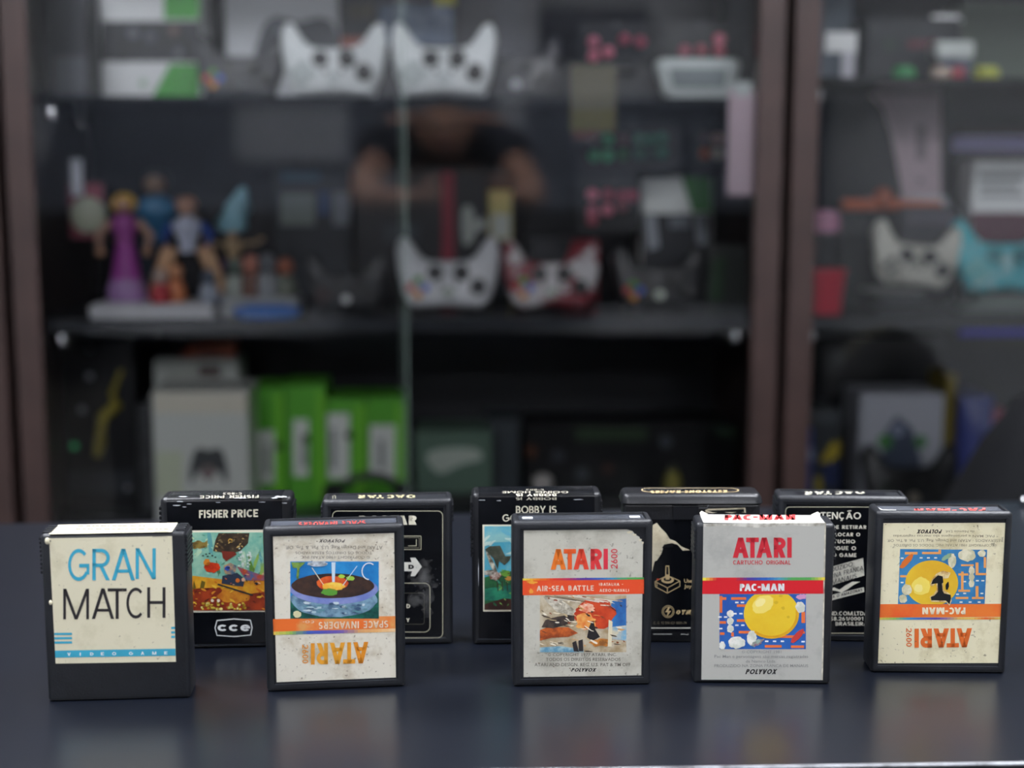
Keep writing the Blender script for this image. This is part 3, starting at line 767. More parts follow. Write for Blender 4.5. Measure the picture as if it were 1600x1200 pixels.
# ---- 5 cream label upside down, hole punched in the picture
c6 = (1190, 740, 0.2833)
r, w, h, f, ft, fr = framed('black cartridge with its yellowed label upside down and a hole torn in the yellow ball', (1360, 1051), (1571, 1053), 799.5, c6, 0.005)
P5 = paper('#e4dcbb', '#cabf98', '#6a6250', 0.4, 0.5, 0.34, 9.2)
f.poly([(666, 273), (1348, 271), (1308, 1045), (640, 1046)], P5, 0)
lab = f.done('front_label', r)
g = f.child()
BX = (752, 416, 1244, 720)
g.poly([(764, 416), (1244, 420), (1230, 722), (752, 720)], mat('#3f86b8', 0.4, hex2='#2f6fa4', scale=60), 1)
OM = mat('#e8a05a', 0.4)
for (x0, y0, x1, y1) in ((790, 432, 860, 446), (885, 432, 990, 444), (975, 420, 990, 444), (1100, 540, 1114, 640), (1085, 550, 1140, 562), (1085, 640, 1150, 652), (1180, 490, 1196, 560), (1196, 548, 1240, 560), (1180, 620, 1196, 690), (1160, 680, 1226, 692), (1070, 680, 1140, 692), (764, 560, 800, 572), (1100, 500, 1170, 510), (1225, 460, 1238, 520)): g.rect(x0, y0, x1, y1, OM, 2)
for (x, y) in ((880, 464), (920, 464), (960, 464), (775, 466), (1190, 590), (1220, 590), (1120, 595), (1080, 665), (1215, 660), (1120, 660), (775, 600), (1100, 708), (1150, 708), (1200, 708)): g.rect(x - 8, y - 3, x + 8, y + 4, mat('#e8e6d8', 0.4), 2)
n = 48; g.poly([(938 + 146 * math.cos(2 * math.pi * i / n), min(604 + 126 * math.sin(2 * math.pi * i / n), 720)) for i in range(n)], mat('#ecc93a', 0.35, hex2='#dca82c', scale=22, lo=.3, hi=.62), 3)
g.blob(880, 620, 52, 50, mat('#f2da64', 0.35), 3.4, .08, 24); g.blob(865, 632, 24, 22, mat('#f6e48c', 0.35), 3.7, .08, 18)
for (x, y, a, b) in ((1130, 450, 48, 34), (1215, 440, 22, 20), (1158, 535, 16, 24), (1158, 570, 16, 20), (1158, 605, 16, 22), (800, 640, 28, 30), (780, 690, 22, 24), (1050, 480, 22, 40)): g.blob(x, y, a, b, mat('#e3dcc0', 0.4, hex2='#c4c09c', scale=200), 4, .1, clip=(752, 416, 1240, 720))
g.blob(800, 482, 52, 16, mat('#d8702c', 0.4), 4, .08, 22, -48, clip=(754, 416, 1240, 720))
g.blob(1020, 460, 32, 12, mat('#8fae8c', 0.4), 4, .25, 22, -30)
TE = mat('#e6d3a0', 0.5, hex2='#b88a4c', scale=260)
HB = mat('#141517', 0.35)
g.poly([(928, 612), (940, 580), (965, 550), (1000, 535), (1042, 546), (1030, 575), (1000, 580), (1002, 640), (1040, 664), (1048, 700), (1036, 728), (1018, 708), (935, 706), (926, 680), (950, 664), (966, 640), (962, 600), (940, 622)], TE, 5)
g.poly([(934, 610), (945, 584), (972, 560), (998, 566), (1002, 600), (994, 606), (998, 645), (1006, 660), (1042, 668), (1044, 690), (1036, 720), (1016, 700), (936, 698), (932, 680), (952, 672), (972, 650), (970, 605), (956, 606)], HB, 6)
g.blob(1024, 620, 10, 22, HB, 6, .2, 14, 12)
g.done('label_picture', lab)
g = f.child()
g.poly([(651, 720), (1324, 718), (1322, 790), (649, 794)], mat('#e8622c', 0.4, hex2='#ea7c34', scale=40), 1)
rainbow(g, 649, 1322, 794, 806, ['#d8c85a', '#8fb85a', '#3f8fb8', '#4a66b0', '#5a4a98', '#8a6a98', '#d8b05a', '#e8c060', '#e06a30', '#d8c060'], 2, slope=-2)
g.text('PAC-MAN', 1124, 886, 738, 776, mat('#f4e6c6', 0.4), 0.24, 0.1)
g.done('title_band', lab)
g = f.child()
OT = mat('#dd6a2c', 0.4)
g.text('ATARI', 1160, 843, 852, 957, OT, 0.22, 0.08, slope=3)
sidetext(g, '2600', 828, 797, 852, 954, OT)
F5 = mat('#8f8770', 0.5)
g.text('POLYVOX', 995, 862, 308, 330, mat('#3a3630', 0.5), 0.23, 0.14, shear=0.3)
g.fine('da Namco Ltd.', 1174, 1012, 313, 327, F5, .002); g.fine('* PAC MAN e personagens são marcas registradas', 1305, 725, 338, 352, F5, .002)
g.fine('RESERVADOS - ATARI and Design, Reg. U.S. Pat. & Tm. Off.', 1330, 692, 362, 378, F5, .002); g.fine('© COPYRIGHT 1981 ATARI, INC. TODOS OS DIREITOS', 1296, 728, 388, 402, F5, .002)
for i in range(14): g.blob(random.uniform(660, 1320), random.choice([random.uniform(830, 1035), random.uniform(275, 300)]), random.uniform(1, 4), random.uniform(1, 3), mat('#6a5a40', 0.6), 4, .4)
g.done('lettering', lab)
flat_top(ft, mat('#55585f', 0.25, 0.3, 90), -w / 2 + .004, w / 2 - .004, -T / 2 + .004, T / 2 - .004)
top = ft.done('spine_label', r)
g = ft.child(); g.text('PAC-MAN', 1235, 842, 190, 213, mat('#e0605c', 0.4), 0.24, 0.14, slope=3); g.line([(640, 188), (665, 200), (740, 202)], 5, WHITE, 2); g.done('lettering', top)

# ---- back row
def wrapped(label, bl, br, ytop, crop, left_in, right_in):
    """case with a glossy black label that folds over the top edge"""
    r, w, h = cart_root(label, bl, br, ytop)
    shell_mesh('shell', r, w, h, T, SHELL_B, 0.003, extra=ridges(w, h, T, SHELL_B, 12, h - .006, 0.003))
    xa, xb = -w / 2 + left_in, w / 2 - right_in
    rr = 0.003; yf = -T / 2 - 0.00015; zt = h + 0.00015
    m = MB(); prof = [(yf, .0038)] + [(yf + rr - rr * math.cos(R(a)), zt - rr + rr * math.sin(R(a))) for a in (0, 22.5, 45, 67.5, 90)] + [(T / 2 - .003, zt)]
    vs = []
    for y, z in prof: vs += [(xa, y, z), (xb, y, z)]
    m.add(vs, [(2 * i, 2 * i + 1, 2 * i + 3, 2 * i + 2) for i in range(len(prof) - 1)], PRINT_BLACK)
    lab = m.build('wrapped_label', r)
    f = Face(r, (0, yf, 0), (0, -1, 0), crop)
    ft = Face(r, (0, 0, zt), (0, 0, 1), crop)
    return r, w, h, f, ft, lab
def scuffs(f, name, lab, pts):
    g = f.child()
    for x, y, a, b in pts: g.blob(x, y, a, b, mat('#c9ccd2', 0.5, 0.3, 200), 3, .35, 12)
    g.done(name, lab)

c2 = (240, 740, 0.2417)
r, w, h, f, ft, lab = wrapped('black cartridge with an underwater picture on its glossy label, leftmost of the back row', (258, 1015), (461, 1011), 777, c2, .0042, .006)
g = f.child()
BX = (232, 374, 880, 886)
def fp(x0, y0, x1, y1, m, l): g.rect(x0, y0, x1, y1, m, l)
g.poly([(152, 368), (862, 362), (872, 892), (160, 898)], CREAM, 1)
BX = (164, 380, 852, 884)
g.rect(*BX, mat('#74b4a0', 0.4, hex2='#9cc8ae', scale=120), 2)
for i in range(16):
    x = random.uniform(170, 850); 
    g.blob(x, random.uniform(400, 640), random.uniform(6, 16), random.uniform(30, 90), mat(random.choice(['#5f8f3c', '#8fb45a', '#4f7f58', '#b9d8b8', '#5fa0a0']), 0.4), 3, .35, 16, random.uniform(-20, 20), clip=BX)
g.poly([(164, 690), (260, 660), (420, 680), (560, 700), (852, 640), (852, 884), (164, 884)], mat('#e0a82c', 0.4, hex2='#c9781f', scale=90), 4)
g.poly([(164, 760), (300, 740), (430, 735), (480, 800), (852, 740), (852, 884), (164, 884)], mat('#a8401f', 0.4, hex2='#7a2a18', scale=110), 5)
g.blob(520, 790, 100, 46, mat('#d8902c', 0.4, hex2='#b8641f', scale=120), 6, .15, clip=BX)
g.poly([(385, 500), (400, 430), (420, 384), (620, 384), (610, 450), (560, 500), (500, 520), (450, 510)], mat('#4a3a28', 0.45, hex2='#2e251c', scale=160), 5)
g.poly([(440, 500), (520, 505), (540, 520), (470, 565), (448, 545)], mat('#7a2f22', 0.45), 6)
g.blob(497, 433, 16, 14, mat('#c99a3c', 0.4), 6)
g.blob(290, 460, 48, 26, mat('#8f7a3c', 0.4, hex2='#5f4a24', scale=200), 5, .2); g.poly([(320, 450), (350, 430), (345, 480)], mat('#8f7a3c', 0.4), 5)
g.blob(380, 605, 50, 34, mat('#d8451f', 0.4, hex2='#b02f18', scale=200), 6, .12); g.blob(345, 575, 22, 26, mat('#e0872c', 0.4), 6)
g.blob(495, 615, 42, 38, mat('#4a6a80', 0.4, hex2='#c9a070', scale=240), 7, .1); g.blob(478, 612, 18, 16, mat('#2f4fa8', 0.4), 8)
g.poly([(445, 660), (540, 640), (590, 680), (580, 730), (500, 720), (440, 710)], mat('#2c3648', 0.45), 7)
g.poly([(540, 600), (700, 655), (852, 660), (852, 700), (690, 690), (600, 690)], mat('#3f6a98', 0.4, hex2='#b84a30', scale=120), 6)
g.line([(418, 715), (640, 785)], 10, mat('#2a2c30', 0.4), 8)
g.blob(545, 690, 14, 14, mat('#d8702c', 0.4), 8); g.blob(580, 685, 12, 12, mat('#e0b090', 0.4), 8)
daubs(g, 60, (164, 380, 852, 650), ['#5f9a80', '#a8d0b4', '#4a7a4a', '#c9d8a8', '#7ab8b0'], 4, 2, 7)
daubs(g, 40, (400, 386, 610, 505), ['#5f4c34', '#2c2018', '#7a6848', '#c9a868'], 6, 2, 6)
daubs(g, 70, (164, 690, 852, 880), ['#c9681f', '#8a2f18', '#e8b83c', '#5f2414', '#d88a2c'], 6, 2, 7, 3)
daubs(g, 26, (450, 600, 850, 720), ['#2c4a70', '#c9683c', '#e0b08a', '#1f2634'], 8, 2, 6)
for i in range(46): g.blob(random.uniform(290, 600), random.uniform(835, 878), random.uniform(6, 14), random.uniform(4, 9), mat(random.choice(['#d8c04a', '#b8902c', '#efe08a', '#8f6a1f']), 0.4), 8, .2, 10, clip=BX)
for i in range(26): g.blob(590 + random.uniform(-40, 40), 540 + random.uniform(-60, 60), random.uniform(4, 9), random.uniform(4, 9), mat('#d9e4dc', 0.4), 7, .2, 10)
for x, y in ((320, 530), (340, 520), (362, 516), (350, 535), (380, 530), (400, 540)): g.rect(x - 6, y - 4, x + 6, y + 4, mat('#2a3430'), 7)
g.poly([(250, 750), (262, 690), (275, 740)], mat('#6a5a1f', .4), 6); g.poly([(300, 740), (310, 690), (335, 700), (325, 745)], mat('#6a5a1f', .4), 6)
for x, y in ((380, 820), (420, 820)): g.blob(x, y, 10, 10, mat('#e8d8c0', .4), 9)
g.done('label_picture', lab)
g = f.child()
g.text('FISHER', 294, 482, 287, 236, CREAM, 0.19, 0.1, slope=-3); g.text('PRICE', 503, 675, 283, 233, CREAM, 0.19, 0.1, slope=-3)
# maker's mark: three heavy lower-case letters in a bulged frame
g.poly([(408, 946), (520, 936), (628, 944), (640, 995), (630, 1046), (520, 1056), (408, 1048), (394, 998)], WHITE, 2)
g.poly([(412, 953), (520, 943), (623, 951), (633, 995), (625, 1040), (520, 1049), (412, 1042), (401, 998)], mat('#0b0d12', .3), 3)
def ccc(cx, kind):
    ts = [R(a) for a in sm((40, 322), 18)]
    for a, b in zip(ts, ts[1:]):
        g.poly([(cx + 32 * math.cos(a), 997 - 21 * math.sin(a)), (cx + 32 * math.cos(b), 997 - 21 * math.sin(b)), (cx + 14 * math.cos(b), 997 - 9 * math.sin(b)), (cx + 14 * math.cos(a), 997 - 9 * math.sin(a))], WHITE, 4)
    if kind == 'e':
        g.rect(cx - 14, 992, cx + 32, 1001, WHITE, 4)
        ts = [R(a) for a in sm((0, 45), 5)]
        for a, b in zip(ts, ts[1:]): g.poly([(cx + 32 * math.cos(a), 997 - 21 * math.sin(a)), (cx + 32 * math.cos(b), 997 - 21 * math.sin(b)), (cx + 14 * math.cos(b), 997 - 9 * math.sin(b)), (cx + 14 * math.cos(a), 997 - 9 * math.sin(a))], WHITE, 4)
ccc(446, 'c'); ccc(519, 'c'); ccc(593, 'e')
g.line([(255, 1108), (720, 1103)], 2.5, mat('#3a3f48', .4), 2)
g.done('lettering', lab)
g = ft.child()
g.text('FISHER PRICE', 680, 300, 140, 158, mat('#b9b4a2', .45), 0.17, 0.12, slope=3); g.text('C-803', 570, 450, 124, 136, mat('#b9b4a2', .45), 0.17, 0.14)
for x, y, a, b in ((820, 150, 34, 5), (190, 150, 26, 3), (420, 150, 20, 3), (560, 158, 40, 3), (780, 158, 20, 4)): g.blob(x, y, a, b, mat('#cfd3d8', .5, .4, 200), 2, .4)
g.done('spine_lettering', lab)
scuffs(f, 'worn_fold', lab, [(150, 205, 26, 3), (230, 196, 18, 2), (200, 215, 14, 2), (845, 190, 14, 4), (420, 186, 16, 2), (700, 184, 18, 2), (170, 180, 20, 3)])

# ---- framed black label cartridges with a pale outline
def outlined(label, bl, br, ytop, crop):
    r, w, h = cart_root(label, bl, br, ytop)
    shell_mesh('shell', r, w, h, T, SHELL, 0.0026, front=0.0046, top=0.0036, depth=0.0005, extra=ridges(w, h, T, SHELL, 4, h - .0045, 0.0028))
    f = Face(r, (0, -T / 2 + 0.0005 - 0.0001, 0), (0, -1, 0), crop)
    y = f.p0.y; a = w / 2 - .0056
    f.raw([Vector((-a, y, .0056)), Vector((a, y, .0056)), Vector((a, y, h - .0056)), Vector((-a, y, h - .0056))], PRINT_BLACK)
    lab = f.done('front_label', r)
    return r, w, h, f, Face(r, (0, 0, h - 0.0012 + .0001), (0, 0, 1), crop), lab
OL = mat('#b8b49c', 0.45)
r, w, h, f, ft, lab = outlined('black cartridge with pale outline and white arrow, behind the stained upside-down one', (507, 1010.5), (708, 1006.5), 780.5, c3)
g = f.child()
g.rrect(444, 166, 1034, 845, 26, 4, OL)
g.text('DACTAR', 585, 894, 241, 192, CREAM, 0.26, 0.1, slope=-2)
g.rrect(720, 300, 918, 372, 3, 4, OL); g.rrect(735, 308, 908, 362, 3, 4, mat('#6a675a', .4)); g.rect(790, 318, 893, 352, mat('#050608', .3), 3); g.line([(893, 318), (893, 352), (850, 352)], 4, OL, 4)
g.poly([(700, 440), (868, 440), (860, 416), (888, 416), (922, 464), (885, 515), (862, 515), (870, 488), (700, 488)], mat('#e4e2d8', .4), 2)
g.text('D', 850, 880, 476, 453, mat('#0b0d12', .4), 0.24, layer=4)
g.rrect(520, 552, 966, 814, 30, 4, OL)
g.rrect(550, 605, 935, 772, 12, 2.5, mat('#55544a', .4)); g.rect(558, 612, 928, 768, mat('#05070c', .25), 3)
g.text('D', 840, 860, 686, 664, CREAM, 0.2, layer=4); g.text('Y', 838, 858, 760, 740, CREAM, 0.2, layer=4)
g.done('lettering', lab)
g = f.child()
DU = bpy.data.materials.new('dust_film'); DU.use_nodes = True
DU.node_tree.nodes['Principled BSDF'].inputs['Base Color'].default_value = (.55, .55, .54, 1)
DU.node_tree.nodes['Principled BSDF'].inputs['Alpha'].default_value = .035; DU.node_tree.nodes['Principled BSDF'].inputs['Roughness'].default_value = .9
for i in range(44): g.blob(random.gauss(935, 30), random.gauss(560, 75), random.uniform(10, 42), random.uniform(8, 34), DU, 5 + i * .15, .35, 14, random.uniform(0, 90), clip=(845, 400, 1020, 800))
for i in range(40): g.blob(random.gauss(940, 36), random.gauss(560, 85), random.uniform(1, 3.5), random.uniform(1, 3), mat('#5a5b5f', .8), 12, .45, 8, clip=(845, 400, 1020, 800))
g.done('dust_smudge', lab)
g = ft.child(); g.text('DACTAR', 885, 580, 80, 97, mat('#b9b08a', .45), 0.2, 0.18, slope=2); g.rrect(446, 84, 460, 104, 2, 2, OL); g.done('spine_lettering', lab)

# ---- glossy wrapped label, second
r, w, h, f, ft, lab = wrapped('black cartridge with white two-line title and landscape picture, behind the silver torn-corner one', (738, 1008), (938, 1005.5), 770.5, c4, .0042, .0045)
g = f.child()
g.poly([(113, 266), (668, 264), (664, 716), (117, 718)], CREAM, 1)
BX = (123, 274, 658, 708)
g.rect(*BX, mat('#4fa8c0', 0.4, hex2='#8cc4c8', scale=60), 2)
g.poly([(123, 274), (658, 274), (658, 330), (400, 350), (123, 360)], mat('#8fc4c4', .4, hex2='#62b0c4', scale=60), 3)
g.poly([(123, 540), (200, 520), (300, 500), (658, 520), (658, 708), (123, 708)], mat('#2f6a3c', .4, hex2='#1f4a34', scale=130), 4)
g.poly([(123, 600), (250, 580), (658, 600), (658, 660), (123, 660)], mat('#2f8a68', .4, hex2='#1c5a4c', scale=120), 5)
g.poly([(123, 680), (220, 650), (658, 670), (658, 708), (123, 708)], mat('#4a2a22', .4, hex2='#2c1c18', scale=120), 6)
g.poly([(125, 395), (150, 378), (205, 375), (232, 430), (262, 428), (255, 450), (228, 476), (200, 455), (192, 500), (170, 440), (150, 420)], mat('#3a4034', .45, hex2='#55584a', scale=200), 6)
g.poly([(128, 400), (150, 420), (176, 470), (190, 510), (176, 520), (150, 470)], mat('#dcd8c4', .4, hex2='#5a5648', scale=260), 7)
g.blob(178, 530, 30, 22, mat('#e0d8cc', .4, hex2='#7a4a3a', scale=300), 7, .25); g.blob(150, 515, 26, 16, mat('#c9c4b4', .4, hex2='#55504a', scale=300), 7, .25, clip=BX)
g.blob(232, 520, 26, 18, mat('#6a9a3c', .4), 6, .25); g.blob(252, 545, 20, 12, mat('#b8843c', .4), 7, .3)
for x in (190, 215, 240, 262): g.line([(x, 560), (x + 4, 610)], 4, mat('#3a2c1f', .5), 7)
daubs(g, 50, (123, 500, 640, 708), ['#4f8a48', '#2a5a3c', '#7aa858', '#5a3c2a', '#3a8a70'], 6, 2, 7, 2.5)
daubs(g, 30, (123, 276, 640, 420), ['#9cd0d4', '#6ab4c8', '#c4dcd4'], 3, 3, 10, 4)
for i in range(40): g.blob(random.uniform(270, 640), random.uniform(470, 640), random.uniform(8, 26), random.uniform(6, 18), mat(random.choice(['#3f7a3c', '#6a9a48', '#2c5a34', '#a88a4a']), .4), 6, .3, 12, clip=BX)
g.done('label_picture', lab)
g = f.child()
g.text('BOBBY', 287, 442, 207, 168, CREAM, 0.14, 0.08); g.text('IS', 462, 499, 207, 168, CREAM, 0.14, 0.12)
g.text('GOING', 217, 380, 250, 212, CREAM, 0.14, 0.1); g.text('HOME', 405, 562, 250, 212, CREAM, 0.14, 0.1)
g.text('IS', 318, 287, 124, 137, CREAM, 0.14, 0.12); g.text('BOBBY', 498, 340, 124, 137, CREAM, 0.14, 0.08)
g.line([(88, 862), (262, 862)], 2.5, mat('#3a3f48', .4), 2)
g.done('lettering', lab)
g = ft.child()
g.text('GOING HOME', 560, 216, 92, 103, mat('#b9b4a2', .45), 0.14, 0.12); g.text('C-803', 432, 340, 81, 89, mat('#a9a492', .45), 0.15, 0.12); g.text('BOBBY IS', 498, 287, 106, 118, CREAM, 0.16, 0.1)
g.done('spine_lettering', lab)
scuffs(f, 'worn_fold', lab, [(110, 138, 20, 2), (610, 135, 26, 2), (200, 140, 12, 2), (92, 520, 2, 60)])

# ---- flip-top case with torn label
r, w, h = cart_root('black cartridge with a lidded top, torn paper patch and gold joystick drawing', (972, 1004), (1183, 1004), 787)
e = MB()
def lid(e, w, z0, z1, t, m):
    q = w / 2
    for zz in ((z0, z1),):
        rs = []
        for z, k in ((z0, .0), (z0 + .0012, -.0012), (z1 - .002, 0.0), (z1 - .0006, .0012), (z1, .003)):
            ring = []
            for cx, cy, a in ((q - .004, t / 2 - .004, 0), (-q + .004, t / 2 - .004, 90), (-q + .004, -t / 2 + .004, 180), (q - .004, -t / 2 + .004, 270)):
                for j in range(5):
                    b = R(a + j * 22.5); rd = .004
                    ring.append((cx + (rd - k) * math.cos(b), cy + (rd - k) * math.sin(b), z))
            rs.append(ring)
        e.rings(rs, m)
shell_mesh('shell', r, w, h, T, SHELL_B, 0.002)
e = MB(); lid(e, w + .0012, h - .0008, h + .0062, T + .001, SHELL_B); e.build('lid', r, ang=40)
m = MB()
m.box(-.012, .004, -T / 2 - .0012, -T / 2, h - .010, h - .001, SHELL_B)
m.build('lid_latch', r, bevel=.0004)
f = Face(r, (0, -T / 2 - .00012, 0), (0, -1, 0), c5)
y = f.p0.y
f.raw([Vector((-w / 2 + .0042, y, .0075)), Vector((w / 2 - .0042, y, .0075)), Vector((w / 2 - .0042, y, h - .010)), Vector((-w / 2 + .0042, y, h - .010))], PRINT_BLACK)
lab = f.done('front_label', r)
g = f.child()
TP = paper('#ddd3b8', '#b8a988', '#7a6a4c', 0.6, .5, .35, 3.3)
g.poly([(180, 300), (222, 285), (240, 275), (262, 264), (282, 290), (312, 320), (330, 350), (362, 362), (392, 390), (420, 402), (440, 410), (400, 412), (372, 380), (340, 372), (300, 385), (285, 430), (262, 465), (250, 470), (238, 520), (225, 540), (190, 560)], TP, 2)
g.poly([(300, 380), (330, 374), (345, 380), (352, 392), (300, 398), (288, 400)], mat('#0b0d12', .4), 3)
g.poly([(520, 196), (535, 188), (736, 182), (738, 210), (700, 204), (660, 212), (600, 203), (560, 212), (524, 208)], TP, 2)
g.poly([(530, 198), (728, 190), (730, 206), (640, 206), (560, 206)], mat('#0b0d12', .4), 3)
g.done('torn_paper', lab)
g = f.child()
JG = mat('#d2b98a', 0.42)
# joystick drawing
g.poly([(308, 492), (328, 492), (330, 560), (306, 560)], JG, 2); g.poly([(313, 498), (323, 498), (325, 556), (311, 556)], mat('#0b0d12', .4), 3)
g.blob(319, 570, 34, 18, JG, 2, .02); g.blob(319, 566, 22, 10, mat('#0b0d12', .4), 3, .02); g.poly([(309, 540), (329, 540), (330, 568), (308, 568)], JG, 4)
g.line([(252, 578), (318, 545), (385, 575), (318, 612), (252, 578), (254, 606), (318, 640), (384, 604), (385, 575)], 4, JG, 3); g.line([(318, 612), (318, 640)], 4, JG, 3)
g.line([(262, 584), (262, 604)], 3, JG, 3); g.blob(268, 566, 8, 5, mat('#c9482c', .4), 4)
g.fine('Use', 408, 450, 584, 562, JG, .01); g.fine('Joystick', 408, 505, 612, 592, JG, .01)
ts = [R(a) for a in sm((0, 360), 28)]
for rx in (32, 25):
    g.line([(322 + rx * math.cos(a), 739 + rx * math.sin(a)) for a in ts], 4, JG, 2)
g.poly([(325, 712), (306, 742), (320, 742), (314, 768), (338, 735), (324, 735), (334, 714)], JG, 3)
g.text('DYNACOM', 362, 560, 754, 730, JG, 0.26, 0.12, shear=0.2)
g.fine('C. G. 92 590 621 0001-74', 244, 420, 806, 792, mat('#7d7460', .5), .004)
g.rect(180, 824, 640, 830, mat('#d8d6cc', .4), 2); g.line([(244, 860), (340, 860)], 5, mat('#a8a8a4', .5), 2); g.line([(390, 860), (430, 861)], 4, mat('#a8a8a4', .5), 2)
g.done('lettering', lab)
g = Face(r, (0, -T / 2 - .0004, 0), (0, -1, 0), c5)
g.line([(145, 167), (384, 167), (388, 184), (530, 184), (540, 164), (752, 164)], 3, mat('#8a8d94', .4), 1)
g.done('latch_line', r)
ft = Face(r, (0, 0, h + .0062 + .0001), (0, 0, 1), c5)
yy0, yy1 = -.0062, .0062
m = MB(); zt = h + .0063
def oval(a, b, z):
    out = []
    for cx, s in ((a - b, 1), (-a + b, -1)):
        for j in range(9):
            t = R(-90 + j * 22.5); out.append((cx + s * b * math.cos(t), s * b * math.sin(t), z))
    return out
o1, o2, o3 = oval(.031, .0058, zt), oval(.0303, .0051, zt + .00004), None
m.add(o1, [tuple(range(len(o1)))], JG); m.add(o2, [tuple(range(len(o2)))], PRINT_BLACK)
m.build('lid_badge', r, smooth=False)
g = Face(r, (0, 0, zt + .0001), (0, 0, 1), c5)
g.text('KEYSTONE KAPERS', 638, 228, 89, 102, JG, 0.24, 0.14, slope=4); g.done('lid_lettering', r)

# ---- outlined warning label
r, w, h, f, ft, lab = outlined('black cartridge with white warning text, behind and left of the yellowed upside-down one', (1209, 1000.5), (1411, 1004.5), 775.5, c6)
g = f.child()
g.rrect(132, 184, 720, 880, 22, 4, OL)
WT = mat('#e6e2d2', .42)
def ctr(t, wd, yb, yt, W=.2, gap=.14): g.text(t, 420 - wd / 2, 420 + wd / 2, yb, yt, WT, W, gap, slope=1)
ctr('ATENÇÃO', 256, 250, 212, .15, .1)
ctr('ANTES DE RETIRAR', 316, 304, 284, .2, .14); ctr('OU COLOCAR O', 248, 345, 325, .2, .14); ctr('CARTUCHO', 192, 384, 363, .2, .14)
ctr('DESLIGUE O', 202, 421, 400, .2, .14); ctr('VIDEO GAME', 204, 459, 438, .2, .14)
g.poly([(290, 540), (560, 465), (566, 562), (300, 640)], mat('#d9d6c8', .45, hex2='#a8a598', scale=200, lo=.3, hi=.5), 2)
BKT = mat('#15171b', .45)
g.text('PRODUZIDO', 318, 502, 562, 538, BKT, .13, .12, slope=-52); g.text('NA ZONA FRANCA', 310, 560, 598, 572, BKT, .13, .12, slope=-66); g.text('DE MANAUS', 335, 524, 626, 600, BKT, .13, .12, slope=-50)
g.poly([(360, 640), (400, 628), (430, 640), (460, 618), (500, 596), (545, 596), (510, 612), (470, 640), (440, 656), (410, 646)], WT, 2)
g.poly([(300, 690), (564, 626), (566, 652), (304, 720)], mat('#d9d6c8', .45), 2)
g.text('CONHECA O AMAZONAS', 310, 555, 708, 692, BKT, .18, .14, slope=-60)
g.text('IND.COM.LTDA', 368, 585, 782, 760, WT, .15, .12); g.text('58.261/0001', 378, 560, 810, 790, WT, .15, .12); g.text('BRASILEIRA', 408, 585, 838, 818, WT, .15, .12)
g.done('lettering', lab)
flat_top(ft, mat('#101218', .3), -w / 2 + .012, w / 2 - .012, -.0058, .0058)
top = ft.done('spine_label', r)
g = ft.child(); g.text('DACTAR', 566, 238, 94, 112, mat('#c9c5b4', .45), 0.2, 0.2, slope=6); g.done('lettering', top)

# ================================================================== DISPLAY CABINETS
VF, VB = 1.93, 2.37                 # front edge of the carcasses, face of the back panels
WENGE = mat('#352623', 0.4, 0.3, 12)
CARC = mat('#171a22', 0.55)
GLASS = glass_mat('clear_glass')
GLASS_E = mat('#6f8078', 0.3)
SHG = glass_mat('shelf_glass', (0.62, 0.68, 0.68), 1.5)
SHD = mat('#2a2e34', 0.25)
uL, uR = cpx(17, 400, VF)[0], cpx(1219, 400, VF)[0]
uR2 = cpx(1234, 400, VF)[0]
uL0 = cpx(1, 400, VF)[0]
SP_W = uR - cpx(1180, 400, VF)[0]
Z_TOP, Z_MID, Z_LOW = 1.303, 1.000, 0.70
LIFT = .0006                        # resting contact, so that faces do not coincide
Z_TOP2 = 1.331
CAB_H = 1.66
def cabinet(label, u0, u1, zs, split=None):
    uc = (u0 + u1) / 2; r = cthing('display_cabinet', label, 'display cabinet', uc, VF, 0, 'glazed display cabinets'); hw = (u1 - u0) / 2
    for s in (-1, 1):
        a, b = sorted((s * hw, s * (hw - SP_W)))
        MB().box(a, b, 0, .028, 0, CAB_H, WENGE).build('front_post', r, bevel=.0015)
        a, b = sorted((s * hw, s * (hw - .005)))
        MB().box(a, b, .028, VB - VF + .02, 0, CAB_H, WENGE).build('side_panel', r, bevel=.001)
    i = hw - .005; ip = hw - SP_W
    MB().box(-i, i, VB - VF, VB - VF + .02, 0.06, CAB_H - .03, CARC).build('back_panel', r)
    MB().box(-ip, ip, 0, VB - VF, CAB_H - .03, CAB_H, WENGE).build('top_panel', r)
    MB().box(-ip, ip, 0.02, VB - VF, 0, .08, WENGE).build('plinth', r)
    for k, z in enumerate(zs):
        if k == 0: MB().box(-i, i, .035, VB - VF, z - .008, z, SHG).build('glass_shelf', r, smooth=False)['label'] = 'clear glass shelf'
        else: MB().box(-i, i, .03, VB - VF, z - .018, z, SHD).build('shelf', r, bevel=.001)
        for s in (-1, 1):
            for y in (.06, .33):
                MB().lathe([(.0001, 0), (.011, 0), (.012, .012), (.008, .022), (.0001, .022)], CHROME, (s * ((ip if y < .1 else i) - .0125), y, z - (.008 if k == 0 else .018) - .022)).build('shelf_peg', r)
    sp = split if split is not None else 0
    g1 = MB().box(-ip, sp + .003, .004, .008, .085, CAB_H - .032, GLASS).build('sliding_glass', r, smooth=False)
    g2 = MB().box(sp - .003, ip, .014, .018, .085, CAB_H - .032, GLASS).build('sliding_glass', r, smooth=False)
    MB().box(sp + .003, sp + .0042, .004, .008, .085, CAB_H - .032, GLASS_E).build('pane_edge', g1, smooth=False)
    MB().box(sp - .0042, sp - .003, .014, .018, .085, CAB_H - .032, GLASS_E).build('pane_edge', g2, smooth=False)
    return r
W_ = uR - uL
us = cpx(632, 600, VF)[0] - (uL + uR) / 2
cabinet('dark brown cabinet with glass doors directly behind the cartridges, full of gamepads', uL, uR, (Z_TOP, Z_MID, Z_LOW), us)
